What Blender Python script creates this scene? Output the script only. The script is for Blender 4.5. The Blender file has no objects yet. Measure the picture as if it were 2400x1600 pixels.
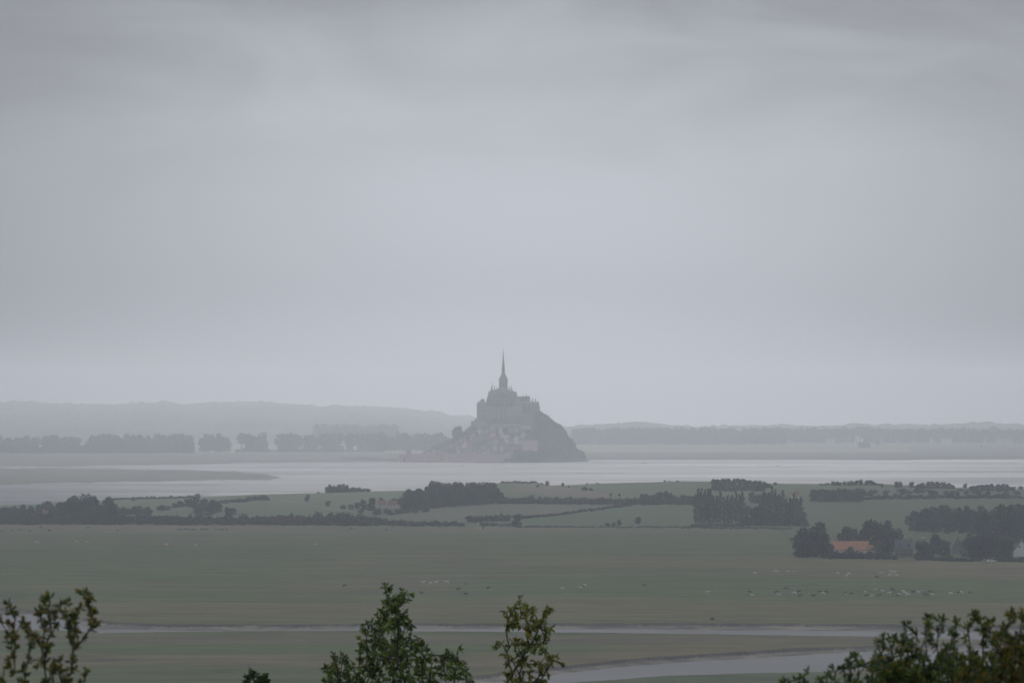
import bpy, bmesh, math, random
import numpy as np
from mathutils import Vector, Matrix, noise

S = bpy.context.scene
COL = S.collection

# ------------------------------------------------------------------ camera, world, sun, exposure
F, CH, HY = 16600.0, 90.0, 933.0        # focal length in photo pixels, eye height (m), photo row of the horizontal

cam_d = bpy.data.cameras.new('camera')
cam = bpy.data.objects.new('camera', cam_d)
COL.objects.link(cam)
cam.location = (0, 0, CH)
cam.rotation_euler = (math.radians(90), 0, 0)
cam_d.sensor_width = 36.0
cam_d.lens = F / 2400 * 36.0
cam_d.shift_y = (HY - 800) / 2400
cam_d.clip_start = 0.5
cam_d.clip_end = 60000
cam_d.dof.use_dof = True
cam_d.dof.focus_distance = 7000
cam_d.dof.aperture_fstop = 18
S.camera = cam

S.view_settings.view_transform = 'Standard'
S.view_settings.look = 'None'
S.view_settings.exposure = 0
S.view_settings.gamma = 1
S.render.engine = 'CYCLES'
S.cycles.volume_bounces = 1
S.cycles.max_bounces = 7
S.cycles.diffuse_bounces = 5
S.cycles.transparent_max_bounces = 8

SUN_EL, SUN_AZ = 27.0, 4.0             # degrees; the sun stands beyond the island, a little to the right
wd = bpy.data.worlds.new('World')
S.world = wd
wd.use_nodes = True
nt = wd.node_tree
nt.nodes.clear()


class N:
    """small helper for building node trees"""
    def __init__(s, tree): s.t = tree
    def n(s, typ, **kw):
        nd = s.t.nodes.new(typ)
        for k, v in kw.items():
            if k == 'inp':
                for kk, vv in v.items():
                    if isinstance(vv, bpy.types.NodeSocket): s.t.links.new(vv, nd.inputs[kk])
                    else: nd.inputs[kk].default_value = vv
            else: setattr(nd, k, v)
        return nd
    def m(s, op, a, b=0.0, c=0.0):
        nd = s.t.nodes.new('ShaderNodeMath'); nd.operation = op
        for i, v in enumerate((a, b, c)):
            if isinstance(v, bpy.types.NodeSocket): s.t.links.new(v, nd.inputs[i])
            else: nd.inputs[i].default_value = v
        return nd.outputs[0]
    def mix(s, f, a, b, blend='MIX'):
        nd = s.t.nodes.new('ShaderNodeMix'); nd.data_type = 'RGBA'; nd.blend_type = blend
        for i, v in ((0, f), (6, a), (7, b)):
            if isinstance(v, bpy.types.NodeSocket): s.t.links.new(v, nd.inputs[i])
            else: nd.inputs[i].default_value = v if i == 0 else (*v[:3], 1)
        return nd.outputs[2]
    def ramp(s, f, stops, interp='LINEAR'):
        nd = s.t.nodes.new('ShaderNodeValToRGB'); s.t.links.new(f, nd.inputs[0])
        cr = nd.color_ramp; cr.interpolation = interp
        while len(cr.elements) < len(stops): cr.elements.new(0.5)
        for e, (p, c) in zip(cr.elements, stops):
            e.position = p
            e.color = (c, c, c, 1) if isinstance(c, (int, float)) else (*c[:3], 1)
        return nd.outputs[0]
    def link(s, a, b): s.t.links.new(a, b)


def build_world():
    g = N(nt)
    sky = g.n('ShaderNodeTexSky', sky_type='NISHITA', sun_disc=False)
    sky.sun_elevation = math.radians(SUN_EL); sky.sun_rotation = math.radians(SUN_AZ)
    sky.air_density = 1.0; sky.dust_density = 1.0
    tc = g.n('ShaderNodeTexCoord')
    sp = g.n('ShaderNodeSeparateXYZ', inp={0: tc.outputs['Generated']})
    x, y, z = sp.outputs
    # overcast layer: dark cloud base overhead, bright band low in the south-west around the island
    def bell(v, c, w):                                   # exp(-((v-c)/w)^2)
        q = g.m('DIVIDE', g.m('SUBTRACT', v, c), w)
        return g.m('EXPONENT', g.m('MULTIPLY', g.m('MULTIPLY', q, q), -1.0))
    ahead = g.m('GREATER_THAN', y, 0.0)
    low = g.n('ShaderNodeMapRange', interpolation_type='SMOOTHSTEP', inp={0: z, 1: 0.020, 2: 0.084, 3: 1.0, 4: 0.0}).outputs[0]
    side = bell(x, 0.005, 0.088)
    wide = bell(x, 0.0, 0.9)
    glow = g.m('MULTIPLY', g.m('MULTIPLY', low, side), ahead)
    glow2 = g.m('MULTIPLY', g.m('MULTIPLY', bell(g.m('MAXIMUM', z, 0.0), 0.0, 0.28), wide), ahead)
    # cloud structure, wide flat shreds
    mp = g.n('ShaderNodeMapping', inp={0: tc.outputs['Generated'], 'Scale': (7.0, 1.0, 22.0)})
    mp.inputs['Rotation'].default_value = (0, math.radians(3), 0)
    n1 = g.n('ShaderNodeTexNoise', inp={0: mp.outputs[0], 'Scale': 3.0, 'Detail': 6.0, 'Roughness': 0.52, 'Distortion': 0.4})
    cl = g.m('SUBTRACT', n1.outputs[0], 0.5)
    amp = g.n('ShaderNodeMapRange', inp={0: z, 1: 0.024, 2: 0.055, 3: 0.0, 4: 1.0}).outputs[0]
    shade_cloud = g.m('ADD', 1.0, g.m('MULTIPLY', cl, amp))
    base = g.m('ADD', 0.145, g.m('ADD', g.m('MULTIPLY', glow, 0.41), g.m('MULTIPLY', glow2, 0.09)))
    high = g.n('ShaderNodeMapRange', inp={0: z, 1: 0.12, 2: 0.6, 3: 0.0, 4: 0.55}).outputs[0]
    base = g.m('ADD', base, g.m('ADD', high, g.m('MULTIPLY', bell(z, 0.009, 0.0095), g.m('MULTIPLY', ahead, 0.05))))
    lum = g.m('MULTIPLY', g.m('MULTIPLY', base, shade_cloud), 10.0)
    tint = g.mix(g.m('MINIMUM', g.m('MULTIPLY', glow, 1.2), 1.0), (0.93, 0.99, 1.10), (0.93, 0.995, 1.10))
    grey = g.n('ShaderNodeVectorMath', operation='SCALE', inp={0: tint, 'Scale': lum})
    col = g.mix(0.988, sky.outputs[0], grey.outputs[0])
    bg = g.n('ShaderNodeBackground', inp={0: col, 1: 0.1})
    out = g.n('ShaderNodeOutputWorld', inp={0: bg.outputs[0]})
build_world()

sun_d = bpy.data.lights.new('sun', 'SUN')
sun_d.energy = 1.6
sun_d.angle = math.radians(14)
sun_d.color = (1.0, 0.98, 0.95)
sun = bpy.data.objects.new('sun', sun_d)
COL.objects.link(sun)
_d = Vector((math.sin(math.radians(SUN_AZ)) * math.cos(math.radians(SUN_EL)),
             math.cos(math.radians(SUN_AZ)) * math.cos(math.radians(SUN_EL)), math.sin(math.radians(SUN_EL))))
sun.rotation_euler = _d.to_track_quat('Z', 'Y').to_euler()
sun.location = (0, 0, 300)

HAZE_DENSITY = 9.6e-5
HAZE_G = 0.72

# ------------------------------------------------------------------ measuring helpers (photo pixel -> place)
def W(px, py, z=0.0):
    Y = F * (CH - z) / (py - HY)
    return ((px - 1200) / F * Y, Y, z)
def XA(px, Y): return (px - 1200) / F * Y
def ZA(py, Y): return CH - (py - HY) * Y / F
def lerp_pts(pts, x):
    return float(np.interp(x, [p[0] for p in pts], [p[1] for p in pts]))

# ------------------------------------------------------------------ object helpers
def tag(o, label=None, cat=None, group=None, kind=None):
    if label: o['label'] = label
    if cat: o['category'] = cat
    if group: o['group'] = group
    if kind: o['kind'] = kind
    return o
def empty(name, loc, rz=0.0, sc=1.0):
    o = bpy.data.objects.new(name, None); COL.objects.link(o)
    o.location = loc; o.rotation_euler = (0, 0, rz); o.scale = (sc,) * 3 if isinstance(sc, (int, float)) else sc
    o.empty_display_size = 1
    return o
def mesh_obj(name, me, mat=None, parent=None, loc=None):
    o = bpy.data.objects.new(name, me); COL.objects.link(o)
    if mat is not None and len(me.materials) == 0:
        for m in (mat if isinstance(mat, (list, tuple)) else [mat]): me.materials.append(m)
    if parent is not None: o.parent = parent
    if loc is not None: o.location = loc
    return o
def pyd(name, verts, faces, smooth=False):
    me = bpy.data.meshes.new(name)
    me.from_pydata([tuple(v) for v in verts], [], faces); me.update()
    if smooth: me.polygons.foreach_set('use_smooth', [True] * len(me.polygons))
    return me
def copy_thing(src, loc, rz=0.0, sc=1.0, label=None, group=None, skip=()):
    """copy a thing (empty) with its children and grandchildren"""
    r = src.copy(); COL.objects.link(r)
    r.location = loc; r.rotation_euler = (0, 0, rz)
    r.scale = (sc,) * 3 if isinstance(sc, (int, float)) else sc
    if label: r['label'] = label
    if group: r['group'] = group
    for ch in list(src.children):
        c = ch.copy(); COL.objects.link(c); c.parent = r
        for gch in ch.children:
            d = gch.copy(); COL.objects.link(d); d.parent = c
    return r

class MB:
    """collects simple solids into one mesh"""
    def __init__(s): s.v = []; s.f = []; s.mi = []
    def add(s, vs, fs, mi=0):
        o = len(s.v); s.v += [tuple(v) for v in vs]
        s.f += [tuple(i + o for i in f) for f in fs]; s.mi += [mi] * len(fs)
    def box(s, x0, x1, y0, y1, z0, z1, mi=0):
        s.add([(x0,y0,z0),(x1,y0,z0),(x1,y1,z0),(x0,y1,z0),(x0,y0,z1),(x1,y0,z1),(x1,y1,z1),(x0,y1,z1)],
              [(0,3,2,1),(4,5,6,7),(0,1,5,4),(1,2,6,5),(2,3,7,6),(3,0,4,7)], mi)
    def gable(s, x0, x1, y0, y1, z0, zr, ov=0.0, axis='x', thick=0.25, hip=0.0, mi=0):
        """pitched roof; ridge along axis"""
        if axis == 'x':
            ym = (y0 + y1) / 2
            s.add([(x0-ov,y0-ov,z0),(x1+ov,y0-ov,z0),(x1+ov,y1+ov,z0),(x0-ov,y1+ov,z0),(x0-ov+hip,ym,zr),(x1+ov-hip,ym,zr)],
                  [(0,3,2,1),(0,1,5,4),(2,3,4,5),(3,0,4),(1,2,5)], mi)
        else:
            xm = (x0 + x1) / 2
            s.add([(x0-ov,y0-ov,z0),(x1+ov,y0-ov,z0),(x1+ov,y1+ov,z0),(x0-ov,y1+ov,z0),(xm,y0-ov+hip,zr),(xm,y1+ov-hip,zr)],
                  [(0,3,2,1),(1,2,5,4),(3,0,4,5),(0,1,4),(2,3,5)], mi)
    def lathe(s, cx, cy, prof, n=8, mi=0, rot=0.0, arc=None):
        """prof: list of (radius, z)"""
        vs = []; fs = []
        for r, z in prof:
            for k in range(n):
                a = rot + 2 * math.pi * k / n
                vs.append((cx + r * math.cos(a), cy + r * math.sin(a), z))
        for i in range(len(prof) - 1):
            for k in range(n):
                k2 = (k + 1) % n
                fs.append((i*n+k, i*n+k2, (i+1)*n+k2, (i+1)*n+k))
        fs.append(tuple(range(n))[::-1]); fs.append(tuple((len(prof)-1)*n + k for k in range(n)))
        s.add(vs, fs, mi)
    def tube(s, pts, rads, n=5, mi=0):
        vs = []; fs = []
        P = [Vector(p) for p in pts]
        for i, p in enumerate(P):
            d = (P[min(i+1, len(P)-1)] - P[max(i-1, 0)])
            if d.length < 1e-9: d = Vector((0, 0, 1))
            d.normalize()
            a = d.cross(Vector((0.31, 0.77, 0.12))); a.normalize(); b = d.cross(a)
            for k in range(n):
                t = 2 * math.pi * k / n
                vs.append(p + (a * math.cos(t) + b * math.sin(t)) * rads[i])
        for i in range(len(P) - 1):
            for k in range(n):
                k2 = (k + 1) % n
                fs.append((i*n+k, i*n+k2, (i+1)*n+k2, (i+1)*n+k))
        s.add(vs, fs, mi)
    def mesh(s, name, smooth=False):
        me = pyd(name, s.v, s.f, smooth)
        if any(s.mi): me.polygons.foreach_set('material_index', s.mi)
        return me
    def build(s, name, mat, parent=None, loc=None, smooth=False):
        return mesh_obj(name, s.mesh(name, smooth), mat, parent, loc)

# numpy value noise
_rng = np.random.RandomState(7)
_tab = _rng.rand(256, 256)
def vnoise(x, y):
    x = np.asarray(x, float); y = np.asarray(y, float)
    xi = np.floor(x).astype(int); yi = np.floor(y).astype(int)
    xf = x - xi; yf = y - yi
    u = xf*xf*(3-2*xf); v = yf*yf*(3-2*yf)
    g = lambda a, b: _tab[a % 256, b % 256]
    return (g(xi,yi)*(1-u)+g(xi+1,yi)*u)*(1-v) + (g(xi,yi+1)*(1-u)+g(xi+1,yi+1)*u)*v
def fbm(x, y, o=4, r=0.5):
    t = 0; a = 1; s = 0
    for i in range(o):
        t = t + a * vnoise(np.asarray(x)*2**i + 17.3*i, np.asarray(y)*2**i + 5.1*i); s += a; a *= r
    return t / s
def inpoly(px, py, poly):
    px = np.asarray(px); py = np.asarray(py); c = np.zeros(px.shape, bool)
    n = len(poly); j = n - 1
    for i in range(n):
        xi, yi = poly[i]; xj, yj = poly[j]
        if yi != yj:
            c ^= ((yi > py) != (yj > py)) & (px < (xj-xi)*(py-yi)/(yj-yi) + xi)
        j = i
    return c

# ------------------------------------------------------------------ materials
def mat_new(name):
    m = bpy.data.materials.new(name); m.use_nodes = True
    m.node_tree.nodes.clear()
    return m, N(m.node_tree)
def simple(name, col, rough=0.85, var=0.25, scale=0.3, spec=0.2, bump=0.0, coord='Object', rnd=0.0):
    """matte surface with mottled colour"""
    m, g = mat_new(name)
    tc = g.n('ShaderNodeTexCoord')
    no = g.n('ShaderNodeTexNoise', inp={0: tc.outputs[coord], 'Scale': scale, 'Detail': 5.0, 'Roughness': 0.6})
    f = g.m('ADD', g.m('MULTIPLY', g.m('SUBTRACT', no.outputs[0], 0.5), 2 * var), 1.0)
    if rnd:
        oi = g.n('ShaderNodeObjectInfo')
        f = g.m('MULTIPLY', f, g.m('ADD', 1 - rnd, g.m('MULTIPLY', oi.outputs['Random'], 2 * rnd)))
    vm = g.n('ShaderNodeVectorMath', operation='SCALE', inp={0: (*col,), 'Scale': f})
    b = g.n('ShaderNodeBsdfPrincipled', inp={'Base Color': vm.outputs[0], 'Roughness': rough, 'Specular IOR Level': spec})
    if bump:
        bp = g.n('ShaderNodeBump', inp={'Height': no.outputs[0], 'Strength': bump, 'Distance': 0.3})
        g.link(bp.outputs[0], b.inputs['Normal'])
    g.n('ShaderNodeOutputMaterial', inp={0: b.outputs[0]})
    return m
def foliage(name, cols, scale=0.8, trans=0.15, rnd=0.25, rough=0.7, spec=0.15):
    """leaf material, colour mottled between cols by noise, slightly translucent"""
    m, g = mat_new(name)
    tc = g.n('ShaderNodeTexCoord')
    no = g.n('ShaderNodeTexNoise', inp={0: tc.outputs['Object'], 'Scale': scale, 'Detail': 3.0})
    geo = g.n('ShaderNodeNewGeometry')
    f = g.m('ADD', g.m('MULTIPLY', no.outputs[0], 0.5), g.m('MULTIPLY', geo.outputs['Random Per Island'], 0.5))
    n = len(cols)
    c = g.ramp(f, [(0.25 + 0.5 * i / max(1, n - 1), cols[i]) for i in range(n)])
    oi = g.n('ShaderNodeObjectInfo')
    k = g.m('ADD', 1 - rnd, g.m('MULTIPLY', oi.outputs['Random'], 2 * rnd))
    vm = g.n('ShaderNodeVectorMath', operation='SCALE', inp={0: c, 'Scale': k})
    b = g.n('ShaderNodeBsdfPrincipled', inp={'Base Color': vm.outputs[0], 'Roughness': rough, 'Specular IOR Level': spec})
    t = g.n('ShaderNodeBsdfTranslucent', inp={0: vm.outputs[0]})
    mx = g.n('ShaderNodeMixShader', inp={0: trans, 1: b.outputs[0], 2: t.outputs[0]})
    g.n('ShaderNodeOutputMaterial', inp={0: mx.outputs[0]})
    return m
def vcol(name, streak=0.25, sc=(0.012, 0.012), rough=0.9, spec=0.1, fine=0.15, bump=0.0):
    """ground whose own colour is stored per vertex, broken up with world-space mottling"""
    m, g = mat_new(name)
    at = g.n('ShaderNodeAttribute', attribute_name='Col')
    tc = g.n('ShaderNodeTexCoord')
    mp = g.n('ShaderNodeMapping', inp={0: tc.outputs['Object'], 'Scale': (sc[0], sc[1], 0.02)})
    n1 = g.n('ShaderNodeTexNoise', inp={0: mp.outputs[0], 'Scale': 1.0, 'Detail': 6.0, 'Roughness': 0.62})
    n2 = g.n('ShaderNodeTexNoise', inp={0: tc.outputs['Object'], 'Scale': 0.07, 'Detail': 6.0, 'Roughness': 0.7})
    f = g.m('ADD', 1.0, g.m('ADD', g.m('MULTIPLY', g.m('SUBTRACT', n1.outputs[0], 0.5), 2 * streak),
                            g.m('MULTIPLY', g.m('SUBTRACT', n2.outputs[0], 0.5), 2 * fine)))
    vm = g.n('ShaderNodeVectorMath', operation='SCALE', inp={0: g.mix(1.0, at.outputs['Color'], (1.04, 0.97, 0.86), 'MULTIPLY'), 'Scale': f})
    b = g.n('ShaderNodeBsdfPrincipled', inp={'Base Color': vm.outputs[0], 'Roughness': rough, 'Specular IOR Level': spec})
    g.n('ShaderNodeOutputMaterial', inp={0: b.outputs[0]})
    return m
def water_mat(name, rough=0.12, col=(0.10, 0.10, 0.10), wav=0.15, spec=0.5):
    m, g = mat_new(name)
    tc = g.n('ShaderNodeTexCoord')
    no = g.n('ShaderNodeTexNoise', inp={0: tc.outputs['Object'], 'Scale': 0.25, 'Detail': 4.0})
    n2 = g.n('ShaderNodeTexNoise', inp={0: tc.outputs['Object'], 'Scale': 0.012, 'Detail': 5.0})
    bp = g.n('ShaderNodeBump', inp={'Height': no.outputs[0], 'Strength': wav, 'Distance': 0.2})
    r = g.m('ADD', rough, g.m('MULTIPLY', n2.outputs[0], rough))
    b = g.n('ShaderNodeBsdfPrincipled', inp={'Base Color': (*col, 1), 'Roughness': r, 'IOR': 1.33,
                                            'Specular IOR Level': spec, 'Normal': bp.outputs[0]})
    g.n('ShaderNodeOutputMaterial', inp={0: b.outputs[0]})
    return m
def sand_mat(name):
    """tidal flat: drained sand with long sheets of standing water lying on it"""
    m, g = mat_new(name)
    tc = g.n('ShaderNodeTexCoord')
    mp = g.n('ShaderNodeMapping', inp={0: tc.outputs['Object'], 'Scale': (0.0016, 0.0052, 1.0)})
    mp.inputs['Rotation'].default_value = (0, 0, math.radians(6))
    n1 = g.n('ShaderNodeTexNoise', inp={0: mp.outputs[0], 'Scale': 1.0, 'Detail': 7.0, 'Roughness': 0.6, 'Distortion': 0.6})
    mp2 = g.n('ShaderNodeMapping', inp={0: tc.outputs['Object'], 'Scale': (0.0007, 0.004, 1.0), 'Location': (3.1, 7.7, 0)})
    n2 = g.n('ShaderNodeTexNoise', inp={0: mp2.outputs[0], 'Scale': 1.0, 'Detail': 5.0, 'Roughness': 0.5})
    wet = g.ramp(n1.outputs[0], [(0.38, 0.0), (0.56, 0.6), (0.66, 1.0)])
    colr = g.ramp(n2.outputs[0], [(0.35, (0.045, 0.041, 0.038)), (0.6, (0.10, 0.092, 0.086))])
    c = g.mix(wet, colr, (0.15, 0.152, 0.158))
    rough = g.n('ShaderNodeMapRange', inp={0: wet, 1: 0.0, 2: 1.0, 3: 0.60, 4: 0.40}).outputs[0]
    b = g.n('ShaderNodeBsdfPrincipled', inp={'Base Color': c, 'Roughness': rough, 'Specular IOR Level': 0.04, 'IOR': 1.33})
    g.n('ShaderNodeOutputMaterial', inp={0: b.outputs[0]})
    return m

M_SAND = sand_mat('wet_sand')
M_WATER = water_mat('shallow_water', 0.34, (0.08, 0.08, 0.085), 0.35, 0.055)
M_RIVER = water_mat('river_water', 0.42, (0.215, 0.205, 0.195), 0.4, 0.10)
M_MARSH = vcol('salt_marsh_grass', 0.8, (0.016, 0.034), fine=0.5)
M_FIELD = vcol('pasture', 0.22, (0.012, 0.012), fine=0.15)
M_FAR = vcol('far_fields', 0.10, (0.004, 0.004), fine=0.0)
M_LEAF = foliage('tree_leaves', [(0.010, 0.016, 0.012), (0.032, 0.042, 0.025), (0.085, 0.105, 0.050)], 0.22, rnd=0.4)
M_LEAF_AUTUMN = foliage('turning_leaves', [(0.05, 0.055, 0.02), (0.09, 0.075, 0.025), (0.12, 0.08, 0.03)], 0.4)
M_BARK = simple('bark', (0.07, 0.06, 0.05), 0.95, 0.3, 2.0)
M_ROCK = simple('granite_rock', (0.16, 0.155, 0.15), 0.95, 0.4, 0.08)
M_STONE = simple('abbey_granite', (0.30, 0.25, 0.23), 0.9, 0.25, 0.12)
M_STONE_D = simple('weathered_granite', (0.15, 0.14, 0.14), 0.9, 0.25, 0.12)
M_STONE_L = simple('rampart_granite', (0.56, 0.41, 0.35), 0.9, 0.25, 0.15)
M_SLATE = simple('slate', (0.10, 0.105, 0.12), 0.9, 0.2, 0.4, 0.08, rnd=0.2)
M_TILE = simple('orange_clay_tile', (0.40, 0.18, 0.10), 0.85, 0.35, 0.6)
M_TILE_D = simple('weathered_tile', (0.22, 0.12, 0.085), 0.85, 0.3, 0.6)
M_PLASTER = simple('house_plaster', (0.58, 0.47, 0.42), 0.9, 0.15, 0.5, rnd=0.35)
M_WHITE = simple('white_render', (0.62, 0.60, 0.56), 0.9, 0.1, 0.4)
M_BRICK = simple('red_brick', (0.35, 0.13, 0.09), 0.9, 0.25, 1.5)
M_GLASS = simple('dark_window_glass', (0.03, 0.035, 0.045), 0.25, 0.1, 1.0, 0.6)
M_LEAD = simple('lead_and_copper', (0.11, 0.125, 0.125), 0.9, 0.2, 0.3, 0.08)
M_GILT = simple('gilt', (0.55, 0.42, 0.15), 0.35, 0.1, 1.0, 0.6)
M_CARW = simple('white_car_paint', (0.8, 0.8, 0.8), 0.3, 0.03, 1.0, 0.6)
M_TYRE = simple('tyre_rubber', (0.03, 0.03, 0.03), 0.9, 0.1, 1.0)

def set_col(me, cols):
    at = me.color_attributes.new('Col', 'FLOAT_COLOR', 'POINT')
    a = np.ones((len(cols), 4), np.float32); a[:, :3] = cols
    at.data.foreach_set('color', a.ravel())
def grid_mesh(name, P, cols, mat, smooth=True):
    """P: (rows, cols, 3) array"""
    R, C = P.shape[:2]
    V = P.reshape(-1, 3)
    idx = np.arange(R * C).reshape(R, C)
    q = np.stack([idx[:-1, :-1], idx[:-1, 1:], idx[1:, 1:], idx[1:, :-1]], -1).reshape(-1, 4)
    me = bpy.data.meshes.new(name)
    me.vertices.add(len(V)); me.vertices.foreach_set('co', V.astype(np.float32).ravel())
    me.loops.add(q.size); me.loops.foreach_set('vertex_index', q.astype(np.int32).ravel())
    me.polygons.add(len(q))
    me.polygons.foreach_set('loop_start', np.arange(0, q.size, 4, dtype=np.int32))
    me.polygons.foreach_set('use_smooth', np.ones(len(q), bool) if smooth else np.zeros(len(q), bool))
    me.update(calc_edges=True); me.validate()
    if cols is not None: set_col(me, cols.reshape(-1, 3))
    return mesh_obj(name, me, mat)

# ------------------------------------------------------------------ ground sheet: the tidal flat of the bay
g_ = MB(); g_.add([(-20000, -3000, 0), (20000, -3000, 0), (20000, 20500, 0), (-20000, 20500, 0)], [(0, 1, 2, 3)])
tag(g_.build('ground', M_SAND), kind='structure')

def sheet(name, pts, z, mat, kind='structure', sub=14, wob=2.0):
    """flat polygon given by photo pixels, laid at height z, edge roughened"""
    P = []
    n = len(pts)
    for i in range(n):
        a, b = pts[i], pts[(i + 1) % n]
        for k in range(sub):
            t = k / sub
            px = a[0] + (b[0]-a[0])*t; py = a[1] + (b[1]-a[1])*t
            x, y, _ = W(px, py, z)
            w = wob * (16 * noise.noise(Vector((x*0.006, y*0.02, z))) + 26 * noise.noise(Vector((x*0.03, y*0.01, z+5))))
            P.append((x, y + w, z))
    me = pyd(name, P, [tuple(range(len(P)))])
    o = mesh_obj(name, me, mat)
    return tag(o, kind=kind)

# standing water on the flats (bright long strips)
for pts in ([(276,1163),(320,1156),(425,1160),(480,1154),(560,1150),(470,1160),(380,1170),(330,1168)],
            [(-40,1178),(60,1177),(96,1174),(110,1179),(60,1186),(-40,1190)],
            [(455,1139),(560,1134),(800,1131),(1100,1129),(1500,1128),(1500,1131),(1100,1133),(760,1137),(600,1139)],
            [(560,1105),(760,1100),(1000,1097),(1220,1094),(1100,1099),(960,1101),(700,1103.5)],
            [(780,1123),(1000,1117),(1150,1114),(1330,1111),(1200,1116),(1040,1120)],
            [(1980,1109),(2060,1108),(2160,1107.5),(2290,1107),(2200,1109.5),(2060,1110)],
            [(1330,1092.5),(1600,1090),(1850,1091),(2080,1094),(1850,1093.5),(1600,1093)],
            [(200,1090),(420,1088),(700,1089),(900,1092),(700,1094),(400,1096),(260,1094)]
            ):
    sheet('water', pts, 0.02, M_WATER, wob=0.8)

def band_grid(px0, px1, npx, Ys):
    pxs = np.linspace(px0, px1, npx)
    PX, YY = np.meshgrid(pxs, Ys)
    return PX, YY, (PX - 1200) / F * YY

# brown vegetated bank on the left of the flats
def bank():
    poly = [(-160,1096),(0,1096),(380,1099),(510,1102),(590,1107),(630,1112),(655,1119),(620,1124),(560,1124),(400,1127),(150,1130),(-160,1139)]
    Ys = np.linspace(7000, 9400, 150)
    PX, YY, XX = band_grid(-200, 700, 180, Ys)
    PY = HY + F * (CH - 0.5) / YY + (fbm(PX*0.02, YY*0.004)-0.5)*7 + (fbm(PX*0.08, YY*0.01)-0.5)*4
    ins = inpoly(PX, PY, poly)
    Z = np.where(ins, 0.7, -0.4)
    c = np.array((0.105, 0.10, 0.075)) * (0.8 + 0.4 * fbm(XX*0.01, YY*0.003, 4)[..., None])
    P = np.stack([XX, YY, Z], -1)
    tag(grid_mesh('tidal_bank', P, c, M_MARSH), kind='structure')
bank()

# ------------------------------------------------------------------ salt marsh with its winding channels
ZM, ZW = 2.7, 0.85
U1 = [(-200,1424),(0,1424),(120,1428),(190,1444),(260,1456),(400,1461),(700,1461),(900,1459),(1200,1459),(1800,1459),(2050,1460),(2240,1463),(2600,1466)]
T1 = [(-200,1433),(0,1431),(100,1433),(180,1462),(230,1476),(300,1475),(420,1477),(600,1476),(900,1474),(1200,1473),(1500,1475),(1800,1477),(2100,1479),(2400,1484),(2600,1486)]
L1 = [(-200,1478),(0,1474),(100,1473),(180,1478),(230,1482),(380,1479),(600,1477.5),(850,1476.5),(1000,1477.5),(1200,1479),(1500,1483),(1800,1486),(2100,1491),(2240,1496),(2600,1500)]
U2 = [(600,1625),(900,1600),(1130,1580),(1200,1571),(1284,1564),(1455,1543),(1634,1531),(1800,1521),(1900,1516),(2055,1511),(2234,1506),(2600,1500)]
T2 = [(600,1650),(900,1622),(1130,1600),(1200,1593),(1284,1582),(1455,1562),(1634,1549),(1800,1541),(1900,1533),(2055,1524),(2234,1513),(2600,1510)]
L2 = [(600,1700),(900,1680),(1130,1640),(1200,1622),(1353,1597),(1557,1583),(1800,1575),(1927,1573),(2055,1567),(2234,1560),(2600,1556)]
def yy_of(tab, PX, z):
    py = np.interp(PX, [p[0] for p in tab], [p[1] for p in tab])
    return F * (CH - z) / (py - HY)
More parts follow.
